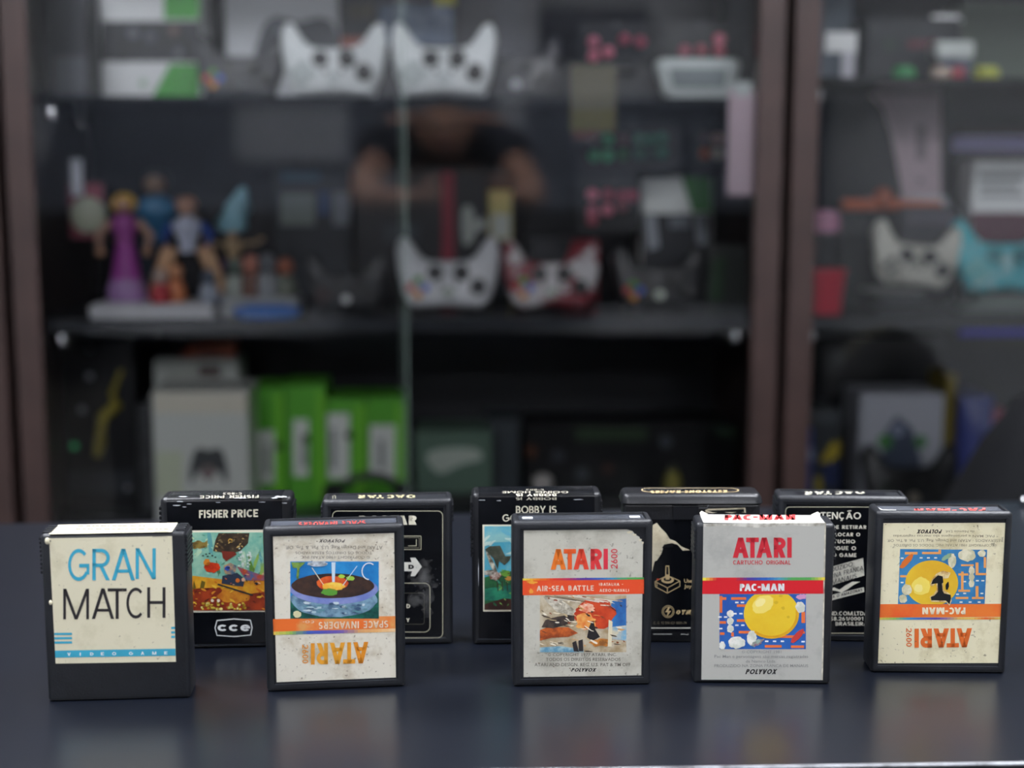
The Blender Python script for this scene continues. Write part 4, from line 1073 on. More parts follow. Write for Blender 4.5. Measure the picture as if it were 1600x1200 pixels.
cabinet('dark brown cabinet with glass doors cut off by the photo on the right', uR2, uR2 + W_, (Z_TOP2, Z_MID, Z_LOW))
cabinet('dark brown cabinet of which only one upright shows at the far left', uL0 - W_, uL0, (Z_TOP, Z_MID, Z_LOW))

# ---- helpers for what stands on the shelves
def cbox(name, label, cat, bb, v, depth, m, base=None, prints=(), group=None, top=None, bev=.0015, pname='front_print'):
    x0, y0, x1, y1 = bb; ym = (y0 + y1) / 2
    u0, _ = cpx(x0, ym, v); u1, _ = cpx(x1, ym, v)
    if (x0 + x1) / 2 < 1225: u0, u1 = max(u0, uL + .008), min(u1, uR - .008)
    z1 = cpx(x0, y0, v)[1]; z0 = base if base is not None else cpx(x0, y1, v)[1]
    uc = (u0 + u1) / 2; hw = (u1 - u0) / 2
    r = cthing(name, label, cat, uc, v + depth / 2, z0, group)
    MB().box(-hw, hw, -depth / 2, depth / 2, 0, z1 - z0, m).build('body' if 'box' not in name else 'carton', r, bevel=bev)
    mb = MB()
    for k, (pts, pm) in enumerate(prints):
        if len(pts) == 4 and not hasattr(pts[0], '__len__'):
            a, b, c, d = pts; pts = [(a, b), (c, b), (c, d), (a, d)]
        q = []
        for x, y in pts:
            u, z = cpx(x, y, v); q.append((min(max(u - uc, -hw + .0004), hw - .0004), -depth / 2 - .0004 - .00025 * k, min(max(z - z0, .0004), z1 - z0 - .0004)))
        if len(q) <= 4: mb.add(q, [tuple(range(len(q)))], pm)
        else: mb.add(q, [tuple(t) for t in tessellate_polygon([[Vector((p[0], p[2], 0)) for p in q]])], pm)
    if prints: mb.build(pname, r, smooth=False)
    return r
def disc(x, y, rx, ry=None, n=14):
    ry = ry or rx
    return [(x + rx * math.cos(2 * math.pi * i / n), y + ry * math.sin(2 * math.pi * i / n)) for i in range(n)]
def spline(pts, n=5):
    out = []; k = len(pts)
    for i in range(k):
        p0, p1, p2, p3 = (Vector(pts[(i + j - 1) % k]) for j in range(4))
        for q in range(n):
            t = q / n
            out.append(tuple(.5 * ((2 * p1) + (p2 - p0) * t + (2 * p0 - 5 * p1 + 4 * p2 - p3) * t * t + (3 * p1 - p0 - 3 * p2 + p3) * t ** 3)))
    return out
PAD = [(0, .004), (.026, .002), (.048, .000), (.062, .012), (.071, .036), (.0765, .066), (.0775, .092), (.072, .108), (.062, .109), (.053, .098), (.043, .083), (.032, .0745), (.016, .0725)]
PAD = PAD + [(-x, z) for x, z in PAD[::-1][:-1]] + []
PAD = [(0, .072)] + [p for p in PAD[::-1]] if False else PAD
DK_ = mat('#17181b', 0.4); ABX = ['#4a9a2c', '#cf2f1f', '#2f5ad0', '#f09a10']
def gamepad(label, xc, wpx, v, base, body, stick=DK_, guide=None, abxy=None, grip=None, group='gamepads on the shelves', tilt=.27, dpad=None, pale=False, roll=0.0):
    """a pad standing on its shoulder edge, grips up"""
    u, _ = cpx(xc, 440, v); k = (cpx(xc + wpx / 2, 440, v)[0] - cpx(xc - wpx / 2, 440, v)[0]) / .155
    r = cthing('gamepad', label, 'gamepad', u, v, base + (.0034 + .013 * max(0, tilt - .1)) * k, group)
    r.rotation_euler = (-tilt, roll, PHI); r.scale = (k, k, k)
    b = MB().prism(spline(PAD), -.014, .016, body, .007).build('body', r, ang=60)
    for s in (-1, 1):                                       # swelling of the grips
        m = MB().tube([(s * .052, .004, .045), (s * .062, .008, .07), (s * .0665, .014, .092), (s * .067, .018, .103)], [.013, .0155, .0135, .006], grip or body, 14)
        g = m.build('grip', r, ang=60)
        if grip: g['label'] = 'silver grip'
        MB().box(s * .045 - .017, s * .045 + .017, -.006, .012, -.0005, .010, stick if not pale else body).build('bumper', r, bevel=.003)
        MB().tube([(s * .042, .012, .013), (s * .044, .022, .013), (s * .044, .027, .018)], [.008, .008, .005], stick if not pale else body, 10).build('trigger', r, ang=60)
    for x, z in ((.020, .052), (.0455, .0305)):
        st = MB().lathe([(.0125, -.012), (.0125, -.016), (.0085, -.018), (.0075, -.024), (.0105, -.027), (.0105, -.030), (.006, -.0295), (.0001, -.029)], stick, (x if x < .03 else .0455, 0, z), 'y').build('thumbstick', r)
    d = MB(); dm = dpad or stick; X, Z_ = -.0195, .052
    d.lathe([(.0125, -.012), (.0125, -.0165), (.0001, -.0165)], dm, (X, 0, Z_), 'y')
    d.box(X - .0033, X + .0033, -.021, -.015, Z_ - .0105, Z_ + .0105, dm).box(X - .0105, X + .0105, -.021, -.015, Z_ - .0033, Z_ + .0033, dm)
    d.build('d_pad', r)
    cols = [mat(c, .35) for c in ABX] if abxy == 'full' else [mat(abxy or '#2a2b2e', .35)] * 4
    for (dx, dz), m in zip(((0, .0115), (-.0115, 0), (.0115, 0), (0, -.0115)), cols):
        MB().lathe([(.0066, -.012), (.0066, -.0175), (.005, -.019), (.0001, -.0192)], m, (-.0455 + dx, 0, .0295 + dz), 'y', 16).build('face_button', r)
    MB().lathe([(.0088, -.012), (.0086, -.0158), (.006, -.017), (.0001, -.0172)], guide or body, (0, 0, .022), 'y', 20).build('guide_button', r)
    for s in (-1, 1): MB().lathe([(.003, -.012), (.003, -.0155), (.0001, -.0158)], stick, (s * .0125, 0, .034), 'y', 10).build('menu_button', r)
    return r

PALE = mat('#f0f6f6', .35)
# ---------------- main cabinet, glass top shelf
zt = Z_TOP + LIFT
B1, B2 = mat('#2c2f36', .5), mat('#5c5f68', .5)
cbox('console_box', 'dark grey box at the left end of the glass shelf', 'box', (62, -40, 136, 156), 2.1, .16, B1, zt, [((86, 88, 134, 150), B2)])
GRN, WB = mat('#3f9c36', .45), mat('#d6d9d9', .45)
PADP = mat('#101216', .4)
def padpic(x0, y0, x1, y1): # printed gamepad silhouette on a box
    w_, h_ = x1 - x0, y1 - y0
    return spline([(x0 + w_ * a, y0 + h_ * b) for a, b in ((.0, .95), (.03, .5), (.14, .08), (.3, 0), (.5, .06), (.7, 0), (.86, .08), (.97, .5), (1, .95), (.9, 1), (.78, .72), (.5, .66), (.22, .72), (.1, 1))])
cbox('gamepad_box', 'white and green gamepad box with a black gamepad picture on the glass shelf', 'box', (155, -50, 313, 156), 2.17, .085, WB, zt,
     [((256, -48, 312, 30), GRN), ((158, 33, 312, 96), mat('#202329', .4)), (padpic(184, 36, 300, 96), PADP), (disc(208, 52, 9), mat('#5f646c')), (disc(272, 48, 8), mat('#6a5a50')), (disc(235, 58, 10), mat('#4a4f57')), (disc(280, 82, 8), mat('#5f646c')),
      ([(236, 155), (266, 100), (312, 100), (312, 155)], GRN), (disc(224, 130, 7), mat('#9fb8a4'))])
gamepad('charcoal gamepad standing between the green and white boxes', 384, 138, 2.1, zt, mat('#3a3c42', .45), abxy='full', guide=mat('#565960', .3))
cbox('gamepad_box', 'white box printed with a dark gamepad, behind the left white gamepad', 'box', (352, -60, 529, 156), 2.26, .085, mat('#cfd3d6', .45), zt,
     [(padpic(395, 28, 540, 130), mat('#3f434b', .45)), (disc(432, 40, 14), mat('#6a6e76'))])
gamepad('white gamepad with grips up, left of the two on the glass shelf', 527, 161, 2.06, zt, PALE, guide=mat('#cfd8d8', .3), abxy='#b9c6c4', dpad=mat('#2a2d31', .4), pale=True)
gamepad('white gamepad with grips up, right of the two on the glass shelf', 696, 161, 2.06, zt, PALE, guide=mat('#cfd8d8', .3), abxy='#b9c6c4', dpad=mat('#2a2d31', .4), pale=True)
cbox('game_box', 'dark box with a blue picture behind the white gamepads', 'box', (531, -60, 712, 156), 2.28, .07, mat('#33343a', .5), zt,
     [((592, 8, 708, 70), mat('#8a9cb4', .5, hex2='#4f5f7a', scale=30)), ((680, -20, 712, 8), mat('#c9c43a', .5)), ((530, 58, 575, 80), mat('#a86a60', .5)), ((545, 5, 585, 30), mat('#4a4638', .5))])
cbox('console_box', 'plain dark grey box behind and right of the white gamepads', 'box', (716, -60, 842, 156), 2.27, .07, mat('#3b3c44', .5), zt)
gamepad('black gamepad half hidden at the right of the white pair', 805, 140, 2.13, zt, mat('#26272c', .35), guide=mat('#b9bcc2', .3), abxy='#3a3c42')
cbox('card_box', 'black box under the red caps with a white tag on it', 'box', (905, 108, 1020, 156), 2.12, .12, mat('#1d2027', .4), zt)
tt = cthing('price_tag', 'small white tag lying on the black box by the pale handheld', 'tag', *[cpx(968, 100, 2.13)[0], 2.13, cpx(960, 108, 2.12)[1]])
MB().box(-.017, .017, -.002, .004, 0, .024, WHITE).build('card', tt, bevel=.001); MB().box(-.019, .019, -.006, .012, 0, .003, WHITE).build('foot', tt)
# pale rounded handheld with a grey panel
u0, z0 = cpx(1088, 126, 2.04)
hh = cthing('handheld_console', 'pale rounded trapezoid handheld with grey screen on the glass shelf', 'handheld console', u0, 2.04, zt)
k = 1 / 1078
def rr_poly(pts, rad, n=5):
    out = []; m_ = len(pts)
    for i in range(m_):
        p0, p1, p2 = Vector(pts[i - 1]), Vector(pts[i]), Vector(pts[(i + 1) % m_])
        a = p1 + (p0 - p1).normalized() * rad; b = p1 + (p2 - p1).normalized() * rad
        for j in range(n + 1):
            t = j / n; out.append(tuple(a * (1 - t) ** 2 + p1 * 2 * t * (1 - t) + b * t * t))
    return out
MB().prism(rr_poly([(-.046, .0005), (.047, .0005), (.066, .058), (-.063, .058)], .016), -.012, .016, mat('#cfd8d6', .35), .005).build('body', hh, ang=60)
MB().prism(rr_poly([(-.035, .016), (.038, .016), (.043, .044), (-.042, .044)], .004), -.0135, -.01, mat('#8b9698', .25), .0006).build('screen', hh)
for s in (-1, 1): MB().lathe([(.004, -.011), (.004, -.0145), (.0001, -.015)], mat('#b9c4c2', .3), (s * .053, 0, .037), 'y', 12).build('button', hh)
cbox('accessory_box', 'dim grey box at the right end of the glass shelf', 'box', (1132, -40, 1180, 156), 2.12, .07, mat('#44474e', .5), zt)
# price card hung over the front of the glass shelf
ur, zr = cpx(927, 150, 1.962)
pc = cthing('price_card', 'yellow and brown hanging card clipped over the glass shelf edge', 'card', ur, 1.9625, zt - .004 - .035)
MB().box(-.031, .031, -.0015, .0015, -.008, .082, mat('#6f6a50', .5)).build('card', pc)
MB().box(-.031, .031, -.0022, -.0014, -.008, .022, mat('#69632a', .5)).build('yellow_band', pc); MB().box(-.028, .006, -.0022, -.0014, -.019, -.006, mat('#5f2f2a', .5)).build('red_tab', pc)
MB().box(-.012, .012, -.001, .01, .0405, .044, CHROME).build('clip', pc)
# pink strip taped inside the right pane
ur, zr = cpx(1156, 305, 1.958)
pk = cthing('paper_strip', 'tall pale pink paper strip at the right edge of the glass door', 'paper', ur, 1.9535, zr)
MB().box(-.0195, .0195, -.0008, .0006, 0, cpx(1156, 140, 1.958)[1] - zr, mat('#d3bcc6', .6)).build('sheet', pk)
MB().box(-.012, .012, -.0012, -.0006, cpx(1156, 150, 1.958)[1] - zr, cpx(1156, 128, 1.958)[1] - zr, mat('#c9d2d0', .3)).build('tape', pk)

# ---------------- blister packs on the back panel
VP = 2.07                            # the packs hang well forward on long hooks
def caps_pack(label, bb, dots, group='cap packs on the back panel', card='#14161b', r_px=9):
    v = VP; x0, y0, x1, y1 = bb
    u0, z1 = cpx(x0, y0, v); u1, z0 = cpx(x1, y1, v)
    r = cthing('cap_pack', label, 'blister pack', (u0 + u1) / 2, v, z0, group); hw = (u1 - u0) / 2
    MB().box(-hw, hw, -.001, .003, 0, z1 - z0, mat(card, .5)).build('backing_card', r, bevel=.0006)
    MB().tube([(0, -.02, z1 - z0 - .004), (0, VB - VP - .0005, z1 - z0 - .004)], .0018, CHROME, 8).build('hook', r)
    uc = (u0 + u1) / 2
    for x, y, c in dots:
        u, z = cpx(x, y, v); rd = r_px / (F_PX / v)
        MB().lathe([(rd, -.001), (rd, -.006), (rd * .7, -.010), (.0001, -.0105)], mat(c, .35), (u - uc, 0, z - z0), 'y', 16).build('cap', r)
    return r
RD1, RD2, GN1, GN2 = '#ec849c', '#b05068', '#4cc488', '#35806a'
caps_pack('black pack with a few red caps, above the black box on the glass shelf', (908, 35, 1012, 107), [(927, 66, '#d0728a'), (927, 88, RD1), (950, 82, RD1), (975, 62, RD2), (1000, 66, RD2)])
caps_pack('black pack with red caps peeking over the pale handheld', (1040, 35, 1142, 107), [(1069, 80, RD2), (1095, 79, '#a8485a'), (1123, 62, RD1), (1123, 80, '#d06078')])
caps_pack('black pack with two rows of green caps', (908, 186, 1062, 266), [(928, 216, '#8fa8a0'), (949, 219, GN1), (972, 218, '#6a4a48'), (998, 217, '#4f8a78'), (1034, 216, GN2), (1016, 218, GN2), (928, 243, GN1), (949, 243, GN1), (972, 241, '#2f7a48'), (998, 240, '#3a7060'), (1034, 238, GN2), (1016, 240, '#264a42')])
caps_pack('black pack with orange and white caps beside the pink strip', (1084, 186, 1136, 266), [(1101, 216, '#5f4a50'), (1120, 217, '#c9a8a0'), (1101, 240, '#b05a30'), (1120, 240, '#d9d2c4')])
caps_pack('black pack with two rows of red caps above the red gamepad', (905, 272, 1000, 362), [(925, 304, RD1), (949, 304, '#b0455c'), (925, 330, '#d0728a'), (949, 328, RD1), (972, 323, '#8a5058'), (972, 306, RD2), (988, 306, RD2), (925, 344, '#b85a6c')])
v = VP
rc = caps_pack('pack with red header and round pale window at the left of the middle shelf', (106, 286, 164, 372), [], None, '#8a3a4c')
uc = (cpx(106, 286, v)[0] + cpx(164, 372, v)[0]) / 2; zc = cpx(164, 372, v)[1]
u, z = cpx(139, 336, v); MB().lathe([(.026, -.001), (.026, -.006), (.022, -.009), (.0001, -.010)], mat('#a8ac98', .4), (u - uc, 0, z - zc), 'y', 24).build('window', rc)
u, z = cpx(123, 277, v); MB().box(u - uc - .008, u - uc + .008, -.012, -.010, z - zc - .026, z - zc + .026, mat('#c9ccd6', .4)).build('price_tag', rc)

# ---------------- figurines
SK = '#c99a78'
def plinth(name, label, xa, xb, ya, v, d, m, z, zt_px):
    u0, u1 = cpx(xa, ya, v)[0], cpx(xb, ya, v)[0]; h = zt_px
    r = cthing(name, label, 'figure stand', (u0 + u1) / 2, v, z + LIFT)
    MB().box(-(u1 - u0) / 2, (u1 - u0) / 2, -d / 2, d / 2, 0, h, m).build('slab', r, bevel=.004, seg=3)
    MB().box(-(u1 - u0) / 2 + .008, (u1 - u0) / 2 - .008, -d / 2 + .008, d / 2 - .008, h, h + .0015, m).build('top_plate', r)
    return r
BH = .020
plinth('figure_stand', 'white slab under the yellow-haired and blue-clad figurines', 152, 342, 478, 2.0, .1, mat('#d3d4d8', .4), Z_MID, BH)
plinth('figure_stand', 'grey slab on a blue block, under the pale blue crested figurine', 352, 470, 478, 2.02, .09, mat('#a9acae', .4), Z_MID + .0, .026)
bb_ = cthing('blue_block', 'bright blue rounded block in front of the grey slab', 'block', cpx(418, 480, 1.968)[0], 1.962, Z_MID + LIFT)
MB().lathe([(.0001, 0), (.040, 0), (.046, .006), (.046, .014), (.040, .0175), (.0001, .0175)], mat('#3f78c9', .4), n=28).build('disc', bb_); MB().lathe([(.0001, 0), (.03, 0), (.03, .002), (.0001, .002)], mat('#3568b4', .4), (0, 0, .0175), n=24).build('rim', bb_)
for o_ in (bb_,): o_.scale = (1, .45, 1)
def figurine(label, x, yb, yt, v, base, sc):
    """sc: colours hair, skin, top, legs, plus pose keywords"""
    u = cpx(x, (yb + yt) / 2, v)[0]; H = cpx(x, yt, v)[1] - base
    r = cthing('figurine', label, 'figurine', u, v, base, 'small painted figurines'); k = H; r.scale = (1.4, 1.2, 1)
    m = {a: mat(b, .45, .15, 60) for a, b in sc.items() if isinstance(b, str) and b.startswith('#')}
    wd = sc.get('wide', 1.0)
    if sc.get('dress'):
        MB().lathe([(.0001, 0), (.115 * k, 0), (.12 * k, .05 * k), (.095 * k, .25 * k), (.07 * k, .45 * k), (.058 * k, .52 * k), (.0001, .52 * k)], m['legs'], n=20).build('skirt', r)
        MB().lathe([(.125 * k, .0), (.13 * k, .1 * k), (.105 * k, .2 * k), (.100 * k, .2 * k)], m['hem'], n=20).build('hem', r)
    else:
        sp = sc.get('stance', .06)
        for s in (-1, 1):
            MB().tube([(s * sp * .7 * k, 0, .5 * k), (s * sp * 1.1 * k, -.02 * k, .27 * k), (s * sp * 1.5 * k, 0, .05 * k)], [.062 * k, .052 * k, .036 * k], m['legs'], 12).build('leg', r, ang=60)
            MB().ell((s * sp * 1.5 * k, -.025 * k, .03 * k), (.035 * k, .065 * k, .03 * k), m['shoe']).build('boot', r, ang=60)
    MB().lathe([(.0001, .46 * k), (.06 * k, .46 * k), (.055 * k, .55 * k), (.085 * k * wd, .68 * k), (.09 * k * wd, .74 * k), (.05 * k, .79 * k), (.03 * k, .81 * k), (.0001, .81 * k)], m['top'], n=18).build('torso', r, ang=60)
    el = sc.get('elbow', (.17, -.02, .6)); ha = sc.get('hand', (.12, -.08, .48))
    for s in (-1, 1):
        MB().tube([(s * .085 * wd * k, 0, .735 * k), (s * el[0] * k, el[1] * k, el[2] * k), (s * ha[0] * k, ha[1] * k, ha[2] * k)], [.036 * k, .03 * k, .024 * k], m['arm'], 10).build('arm', r, ang=60)
        MB().ell((s * ha[0] * k, ha[1] * k, ha[2] * k), (.03 * k, .03 * k, .035 * k), m['skin']).build('hand', r, ang=60)
    MB().lathe([(.028 * k, .79 * k), (.026 * k, .85 * k)], m['skin'], n=12).build('neck', r)
    MB().ell((0, -.03 * k, .88 * k), (.058 * k, .06 * k, .07 * k), m['skin']).build('head', r, ang=60)
    hm = MB(); hm.ell((0, .012 * k, .915 * k), (.078 * k, .07 * k, .078 * k), m['hair'])
    if sc.get('crest'):
        hm = MB().tube([(-.06 * k, .02 * k, .90 * k), (-.01 * k, .02 * k, 1.02 * k), (.06 * k, .03 * k, 1.25 * k), (.12 * k, .03 * k, 1.55 * k)], [.10 * k, .17 * k, .14 * k, .03 * k], m['hair'], 12)
    elif sc.get('bun'):
        hm.ell((-.05 * k, .01 * k, .885 * k), (.035 * k, .05 * k, .07 * k), m['hair']).ell((.05 * k, .01 * k, .885 * k), (.035 * k, .05 * k, .07 * k), m['hair'])
    hm.build('hair', r, ang=60)
    return r
zb = Z_MID + 2 * LIFT + BH + .0015
figurine('yellow-haired figurine in a purple and violet dress', 196, 462, 300, 2.0, zb, dict(hair='#dfae2a', skin=SK, top='#a24a9a', legs='#a53aa0', hem='#b48ac4', arm='#b08a78', dress=True, bun=True, elbow=(.17, -.02, .6), hand=(.15, -.07, .45)))
figurine('dark figurine with blue shoulders standing behind the other figurines', 246, 462, 262, 2.14, Z_MID + LIFT, dict(hair='#2c2a2c', skin='#9a7a62', top='#2f6f98', legs='#1d2f3f', shoe='#1f2a34', arm='#8a7464', wide=1.25, elbow=(.2, -.02, .64), hand=(.19, -.06, .5)))
figurine('blue and white clad figurine in a wide stance on the white slab', 293, 462, 305, 2.0, zb, dict(hair='#a8785c', skin='#c99a80', top='#c9d0e4', legs='#e0b48c', shoe='#8a96b4', arm='#2a55b0', stance=.16, wide=1.15, elbow=(.16, 0, .62), hand=(.13, -.04, .5)))
fg = figurine('pale blue crested figurine above the grey slab', 365, 470, 352, 2.03, Z_MID + 2 * LIFT + .0275, dict(hair='#8fc0cf', skin='#b99a7c', top='#b39a78', legs='#5a3a66', shoe='#8a8f94', arm='#b39a78', crest=True, stance=.12, wide=1.3, elbow=(.24, -.02, .74), hand=(.3, -.05, .8)))
# small painted toys at their feet
def toy(label, x, y, v, base, cols, s=1.0):
    u = cpx(x, y, v)[0]; r = cthing('toy_figure', label, 'toy figure', u, v, base, 'tiny toys at the figurines feet'); a = .012 * s
    MB().lathe([(.0001, 0), (a, 0), (a * 1.1, a * .6), (a * .8, a * 1.8), (.0001, a * 2)], mat(cols[0], .45), n=14).build('body', r); MB().ell((0, 0, a * 2.6), (a * .8, a * .8, a * .85), mat(cols[1], .45)).build('head', r)
    return r
toy('bright red toy at the foot of the blue clad figurine', 251, 455, 1.965, zb, ('#c23440', '#c9b4a8'), 1.15)
toy('orange toy between the red toy and the blue clad figurine', 272, 425, 1.985, zb, ('#e08a5c', '#d99c74'), 1.3)
toy('grey and white toy at the right end of the white slab', 326, 440, 1.97, zb, ('#aab4c4', '#5a6474'), 1.1)
for lb, x, c, s in (('white and green toy on the grey slab', 368, ('#a4aca4', '#5a6a62'), 1.3), ('orange-brown toy in the middle of the grey slab', 392, ('#6f4a3c', '#b97a68'), 1.4), ('silver toy near the right end of the grey slab', 418, ('#94989c', '#6a6e74'), 1.45), ('toy with an orange head at the right end of the grey slab', 446, ('#6f7468', '#a0604a'), 1.3)):
    toy(lb, x, 440, 2.0, Z_MID + 2 * LIFT + .0275, c, s)

# ---------------- main cabinet, middle shelf
zm = Z_MID + LIFT
gamepad('all black gamepad beside the figurines on the middle shelf', 541, 125, 2.04, zm, mat('#2c2e33', .4), guide=mat('#e6eaea', .35), abxy='#4a3030', tilt=.12)
gamepad('silver white gamepad with coloured buttons on the middle shelf', 700, 160, 2.04, zm, mat('#dcdee2', .3), guide=mat('#b4c0b4', .25), abxy='full', dpad=mat('#3a3c40', .4), stick=mat('#33353a', .4))
gamepad('red and white patterned gamepad on the middle shelf', 862, 152, 2.04, zm, mat('#8a2433', .4, hex2='#dcd8da', scale=24, lo=.47, hi=.53), guide=mat('#b9c4b8', .25), abxy='full')
gamepad('black gamepad with silver grips on the middle shelf', 1030, 140, 2.04, zm, mat('#1c1e22', .35), grip=mat('#dcdee8', .3), guide=mat('#dce6d8', .35), abxy='full', tilt=.18)
cbox('console_box', 'teal-grey box with pale panel behind the all black gamepad', 'box', (430, 262, 548, 488), 2.27, .08, mat('#2c3138', .5), zm, [((438, 302, 492, 352), mat('#7a8480', .5)), ((520, 300, 546, 352), mat('#7d828a', .5)), ((440, 268, 500, 284), mat('#2f5468', .5)), ((498, 300, 514, 336), mat('#2f4a78', .5))])
cbox('game_box', 'black box with a dark red stripe and white emblem', 'box', (556, 262, 762, 488), 2.24, .1, mat('#15171d', .4), zm,
     [((690, 268, 710, 470), mat('#8a2338', .45)), (spline([(722, 330), (735, 322), (745, 345), (757, 340), (760, 355), (745, 362), (738, 378), (724, 380)]), mat('#b4bab4', .45)), ((600, 350, 655, 380), mat('#30363e', .45))])
cbox('game_box', 'narrow yellow and white box right of the black one with red stripe', 'box', (765, 298, 800, 488), 2.23, .08, mat('#c8bc72', .45), zm, [((768, 335, 797, 372), mat('#c2c8c0', .45)), ((759, 375, 797, 480), mat('#2b3038', .45))])
cbox('console_box', 'dark box with a red side behind the patterned gamepad', 'box', (826, 372, 936, 488), 2.2, .08, mat('#2a2c32', .45), zm, [([(880, 420), (895, 376), (935, 374), (935, 470), (880, 470)], mat('#a8283a', .45))])
cbox('gamepad_box', 'white and green box with a silver gamepad picture behind the silver gripped gamepad', 'box', (1002, 275, 1112, 488), 2.12, .08, mat('#e0e4e0', .45), zm,
     [([(1064, 275), (1112, 275), (1112, 332), (1082, 332)], mat('#357f2c', .45)), ((1003, 334, 1111, 486), mat('#1d2128', .4)), ([(1006, 336), (1024, 336), (1030, 386), (1012, 392)], mat('#9aa0a8', .4)), ([(1084, 336), (1100, 336), (1104, 380), (1090, 386)], mat('#8a9098', .4)), ((1046, 338, 1078, 356), mat('#6a7078', .4))])
cbox('console_box', 'dim green-grey box at the right end of the middle shelf', 'box', (1106, 385, 1180, 488), 2.1, .1, mat('#3c423f', .5), zm, [([(1108, 470), (1112, 405), (1135, 400), (1130, 470)], mat('#274a2c', .5))])

# ---------------- main cabinet, bottom shelf
zl = Z_LOW + LIFT
cn = cbox('console', 'black console with highlight dots and a yellow cable at the left of the bottom shelf', 'console', (92, 528, 212, 800), 2.12, .2, mat('#111318', .35), zl, [((88, 735, 212, 770), mat('#33363c', .4))], pname='grey_panel')
uc = (max(cpx(92, 664, 2.12)[0], uL + .008) + cpx(212, 664, 2.12)[0]) / 2
for x, y, q in ((141, 545, 10), (140, 588, 12), (128, 640, 13), (200, 762, 9)):
    u, z = cpx(x, y, 2.12); MB().ell((u - uc, -.1, z - zl), (q / 2200, .004, q / 2200), mat('#a8aab4', .3)).build('highlight_dot', cn)  # pale dots stand in for blurred highlights on the dark surface
u, z = cpx(116, 697, 2.12); MB().ell((u - uc, -.1, z - zl), (.005, .003, .005), mat('#1f7a4a', .3, emit=.6)).build('green_light', cn)
pts = [(190, 578), (176, 615), (183, 632), (160, 652), (157, 690), (152, 712)]
MB().tube([(cpx(x, y, 2.115)[0] - uc, -.106, cpx(x, y, 2.115)[1] - zl) for x, y in pts], [.0035, .005, .0085, .0085, .0085, .006], mat('#a89a3c', .5)).build('cable', cn)
cbox('tall_carton', 'grey carton standing behind the large cream box', 'box', (244, 562, 376, 800), 2.15, .08, mat('#b9beb8', .5), zl, [((262, 575, 305, 612), mat('#a8aca4', .5)), ((310, 570, 345, 590), mat('#5a4c48', .5))])
og = cthing('orange_packet', 'rust orange packet lying on the grey carton', 'packet', cpx(328, 545, 2.19)[0], 2.19, cpx(300, 562, 2.15)[1] + .0006)
MB().prism(rr_poly([(-.045, 0), (.045, 0), (.04, .024), (-.03, .018)], .006), -.03, .03, mat('#a85638', .5), .004).build('wrapper', og); MB().box(-.012, .02, -.0325, -.029, .004, .014, mat('#6a3424', .5)).build('seal', og)
cbox('tall_carton', 'narrow dim grey carton left of the large cream box', 'box', (218, 632, 238, 800), 2.08, .1, mat('#4f5256', .5, hex2='#2c2e32', scale=60), zl)
cbox('large_carton', 'large cream-white box with a dark gamepad picture on the bottom shelf', 'box', (240, 612, 389, 800), 2.0, .12, mat('#e2e6e0', .5), zl,
     [((241, 613, 388, 646), mat('#ece7d6', .5)), (padpic(296, 700, 356, 752), mat('#4a4e50', .5)), (disc(325, 738, 12), mat('#8a7a7a', .5)), ((245, 705, 285, 775), mat('#dbe4c8', .5))])
GB = '#62bd35'
gs = [('bright green box with a white panel, first of the four from the cream box', 392, 445, 606, (399, 672, 438, 756), (438, 697)), ('bright green box with narrow white panel, second from the cream box', 447, 510, 602, (458, 655, 482, 745), (480, 685)),
      ('bright green box with a wide white panel, third from the cream box', 512, 572, 623, (500 + 2, 646, 546, 748), (548, 680)), ('bright green box with a rounded white panel, beside the pane edge', 574, 634, 622, (578, 664, 634, 748), None)]
for lb, xa, xb, yt, wp, dt in gs:
    pr = [((wp[0], wp[1], wp[2], wp[3]), mat('#eef2ec', .45)), ((xb - 16, yt + 8, xb - 1, 780), mat('#7fd838', .45)), ((wp[0] + 14, wp[1] + 24, wp[0] + 22, wp[3] - 16), mat('#8a9290', .45))]
    if dt: pr.append((disc(dt[0] - 2, dt[1], 7), mat('#2c3a24', .45)))
    cbox('green_carton', lb, 'box', (xa, yt, xb, 800), 2.1, .1, mat(GB, .45), zl, pr, 'green boxes on the bottom shelf')
cy = cthing('headset', 'black headset lying in front of the green boxes', 'headset', cpx(578, 765, 1.995)[0], 2.0, zl)
ZH = cpx(578, 740, 1.99)[1] - zl
MB().tube([(.055 * math.cos(R(a)), 0, ZH - .055 + .05 * math.sin(R(a))) for a in range(0, 181, 15)], .006, mat('#1d1f24', .4)).build('headband', cy)
for s in (-1, 1):
    MB().lathe([(.0001, -.016), (.024, -.016), (.028, -.006), (.028, .01), (.0001, .012)], mat('#1d1f24', .4), (s * .05, 0, .03), 'x', 20).build('ear_cup', cy); MB().tube([(s * .055, 0, .05), (s * .055, 0, ZH - .05)], .005, mat('#8a8440', .4)).build('slider', cy)
cbox('board_game_box', 'dull green box with a pale smear of print on the bottom shelf', 'box', (650, 675, 768, 800), 2.1, .1, mat('#5f7a6a', .5), zl, [(spline([(668, 708), (700, 700), (745, 702), (752, 718), (720, 726), (690, 740), (672, 728)]), mat('#c0ccc0', .5)), ((652, 770, 766, 799), mat('#1d2422', .5))])
cbox('board_game_box', 'slate grey box right behind the dull green one', 'box', (760, 655, 812, 800), 2.16, .1, mat('#343c42', .5), zl)
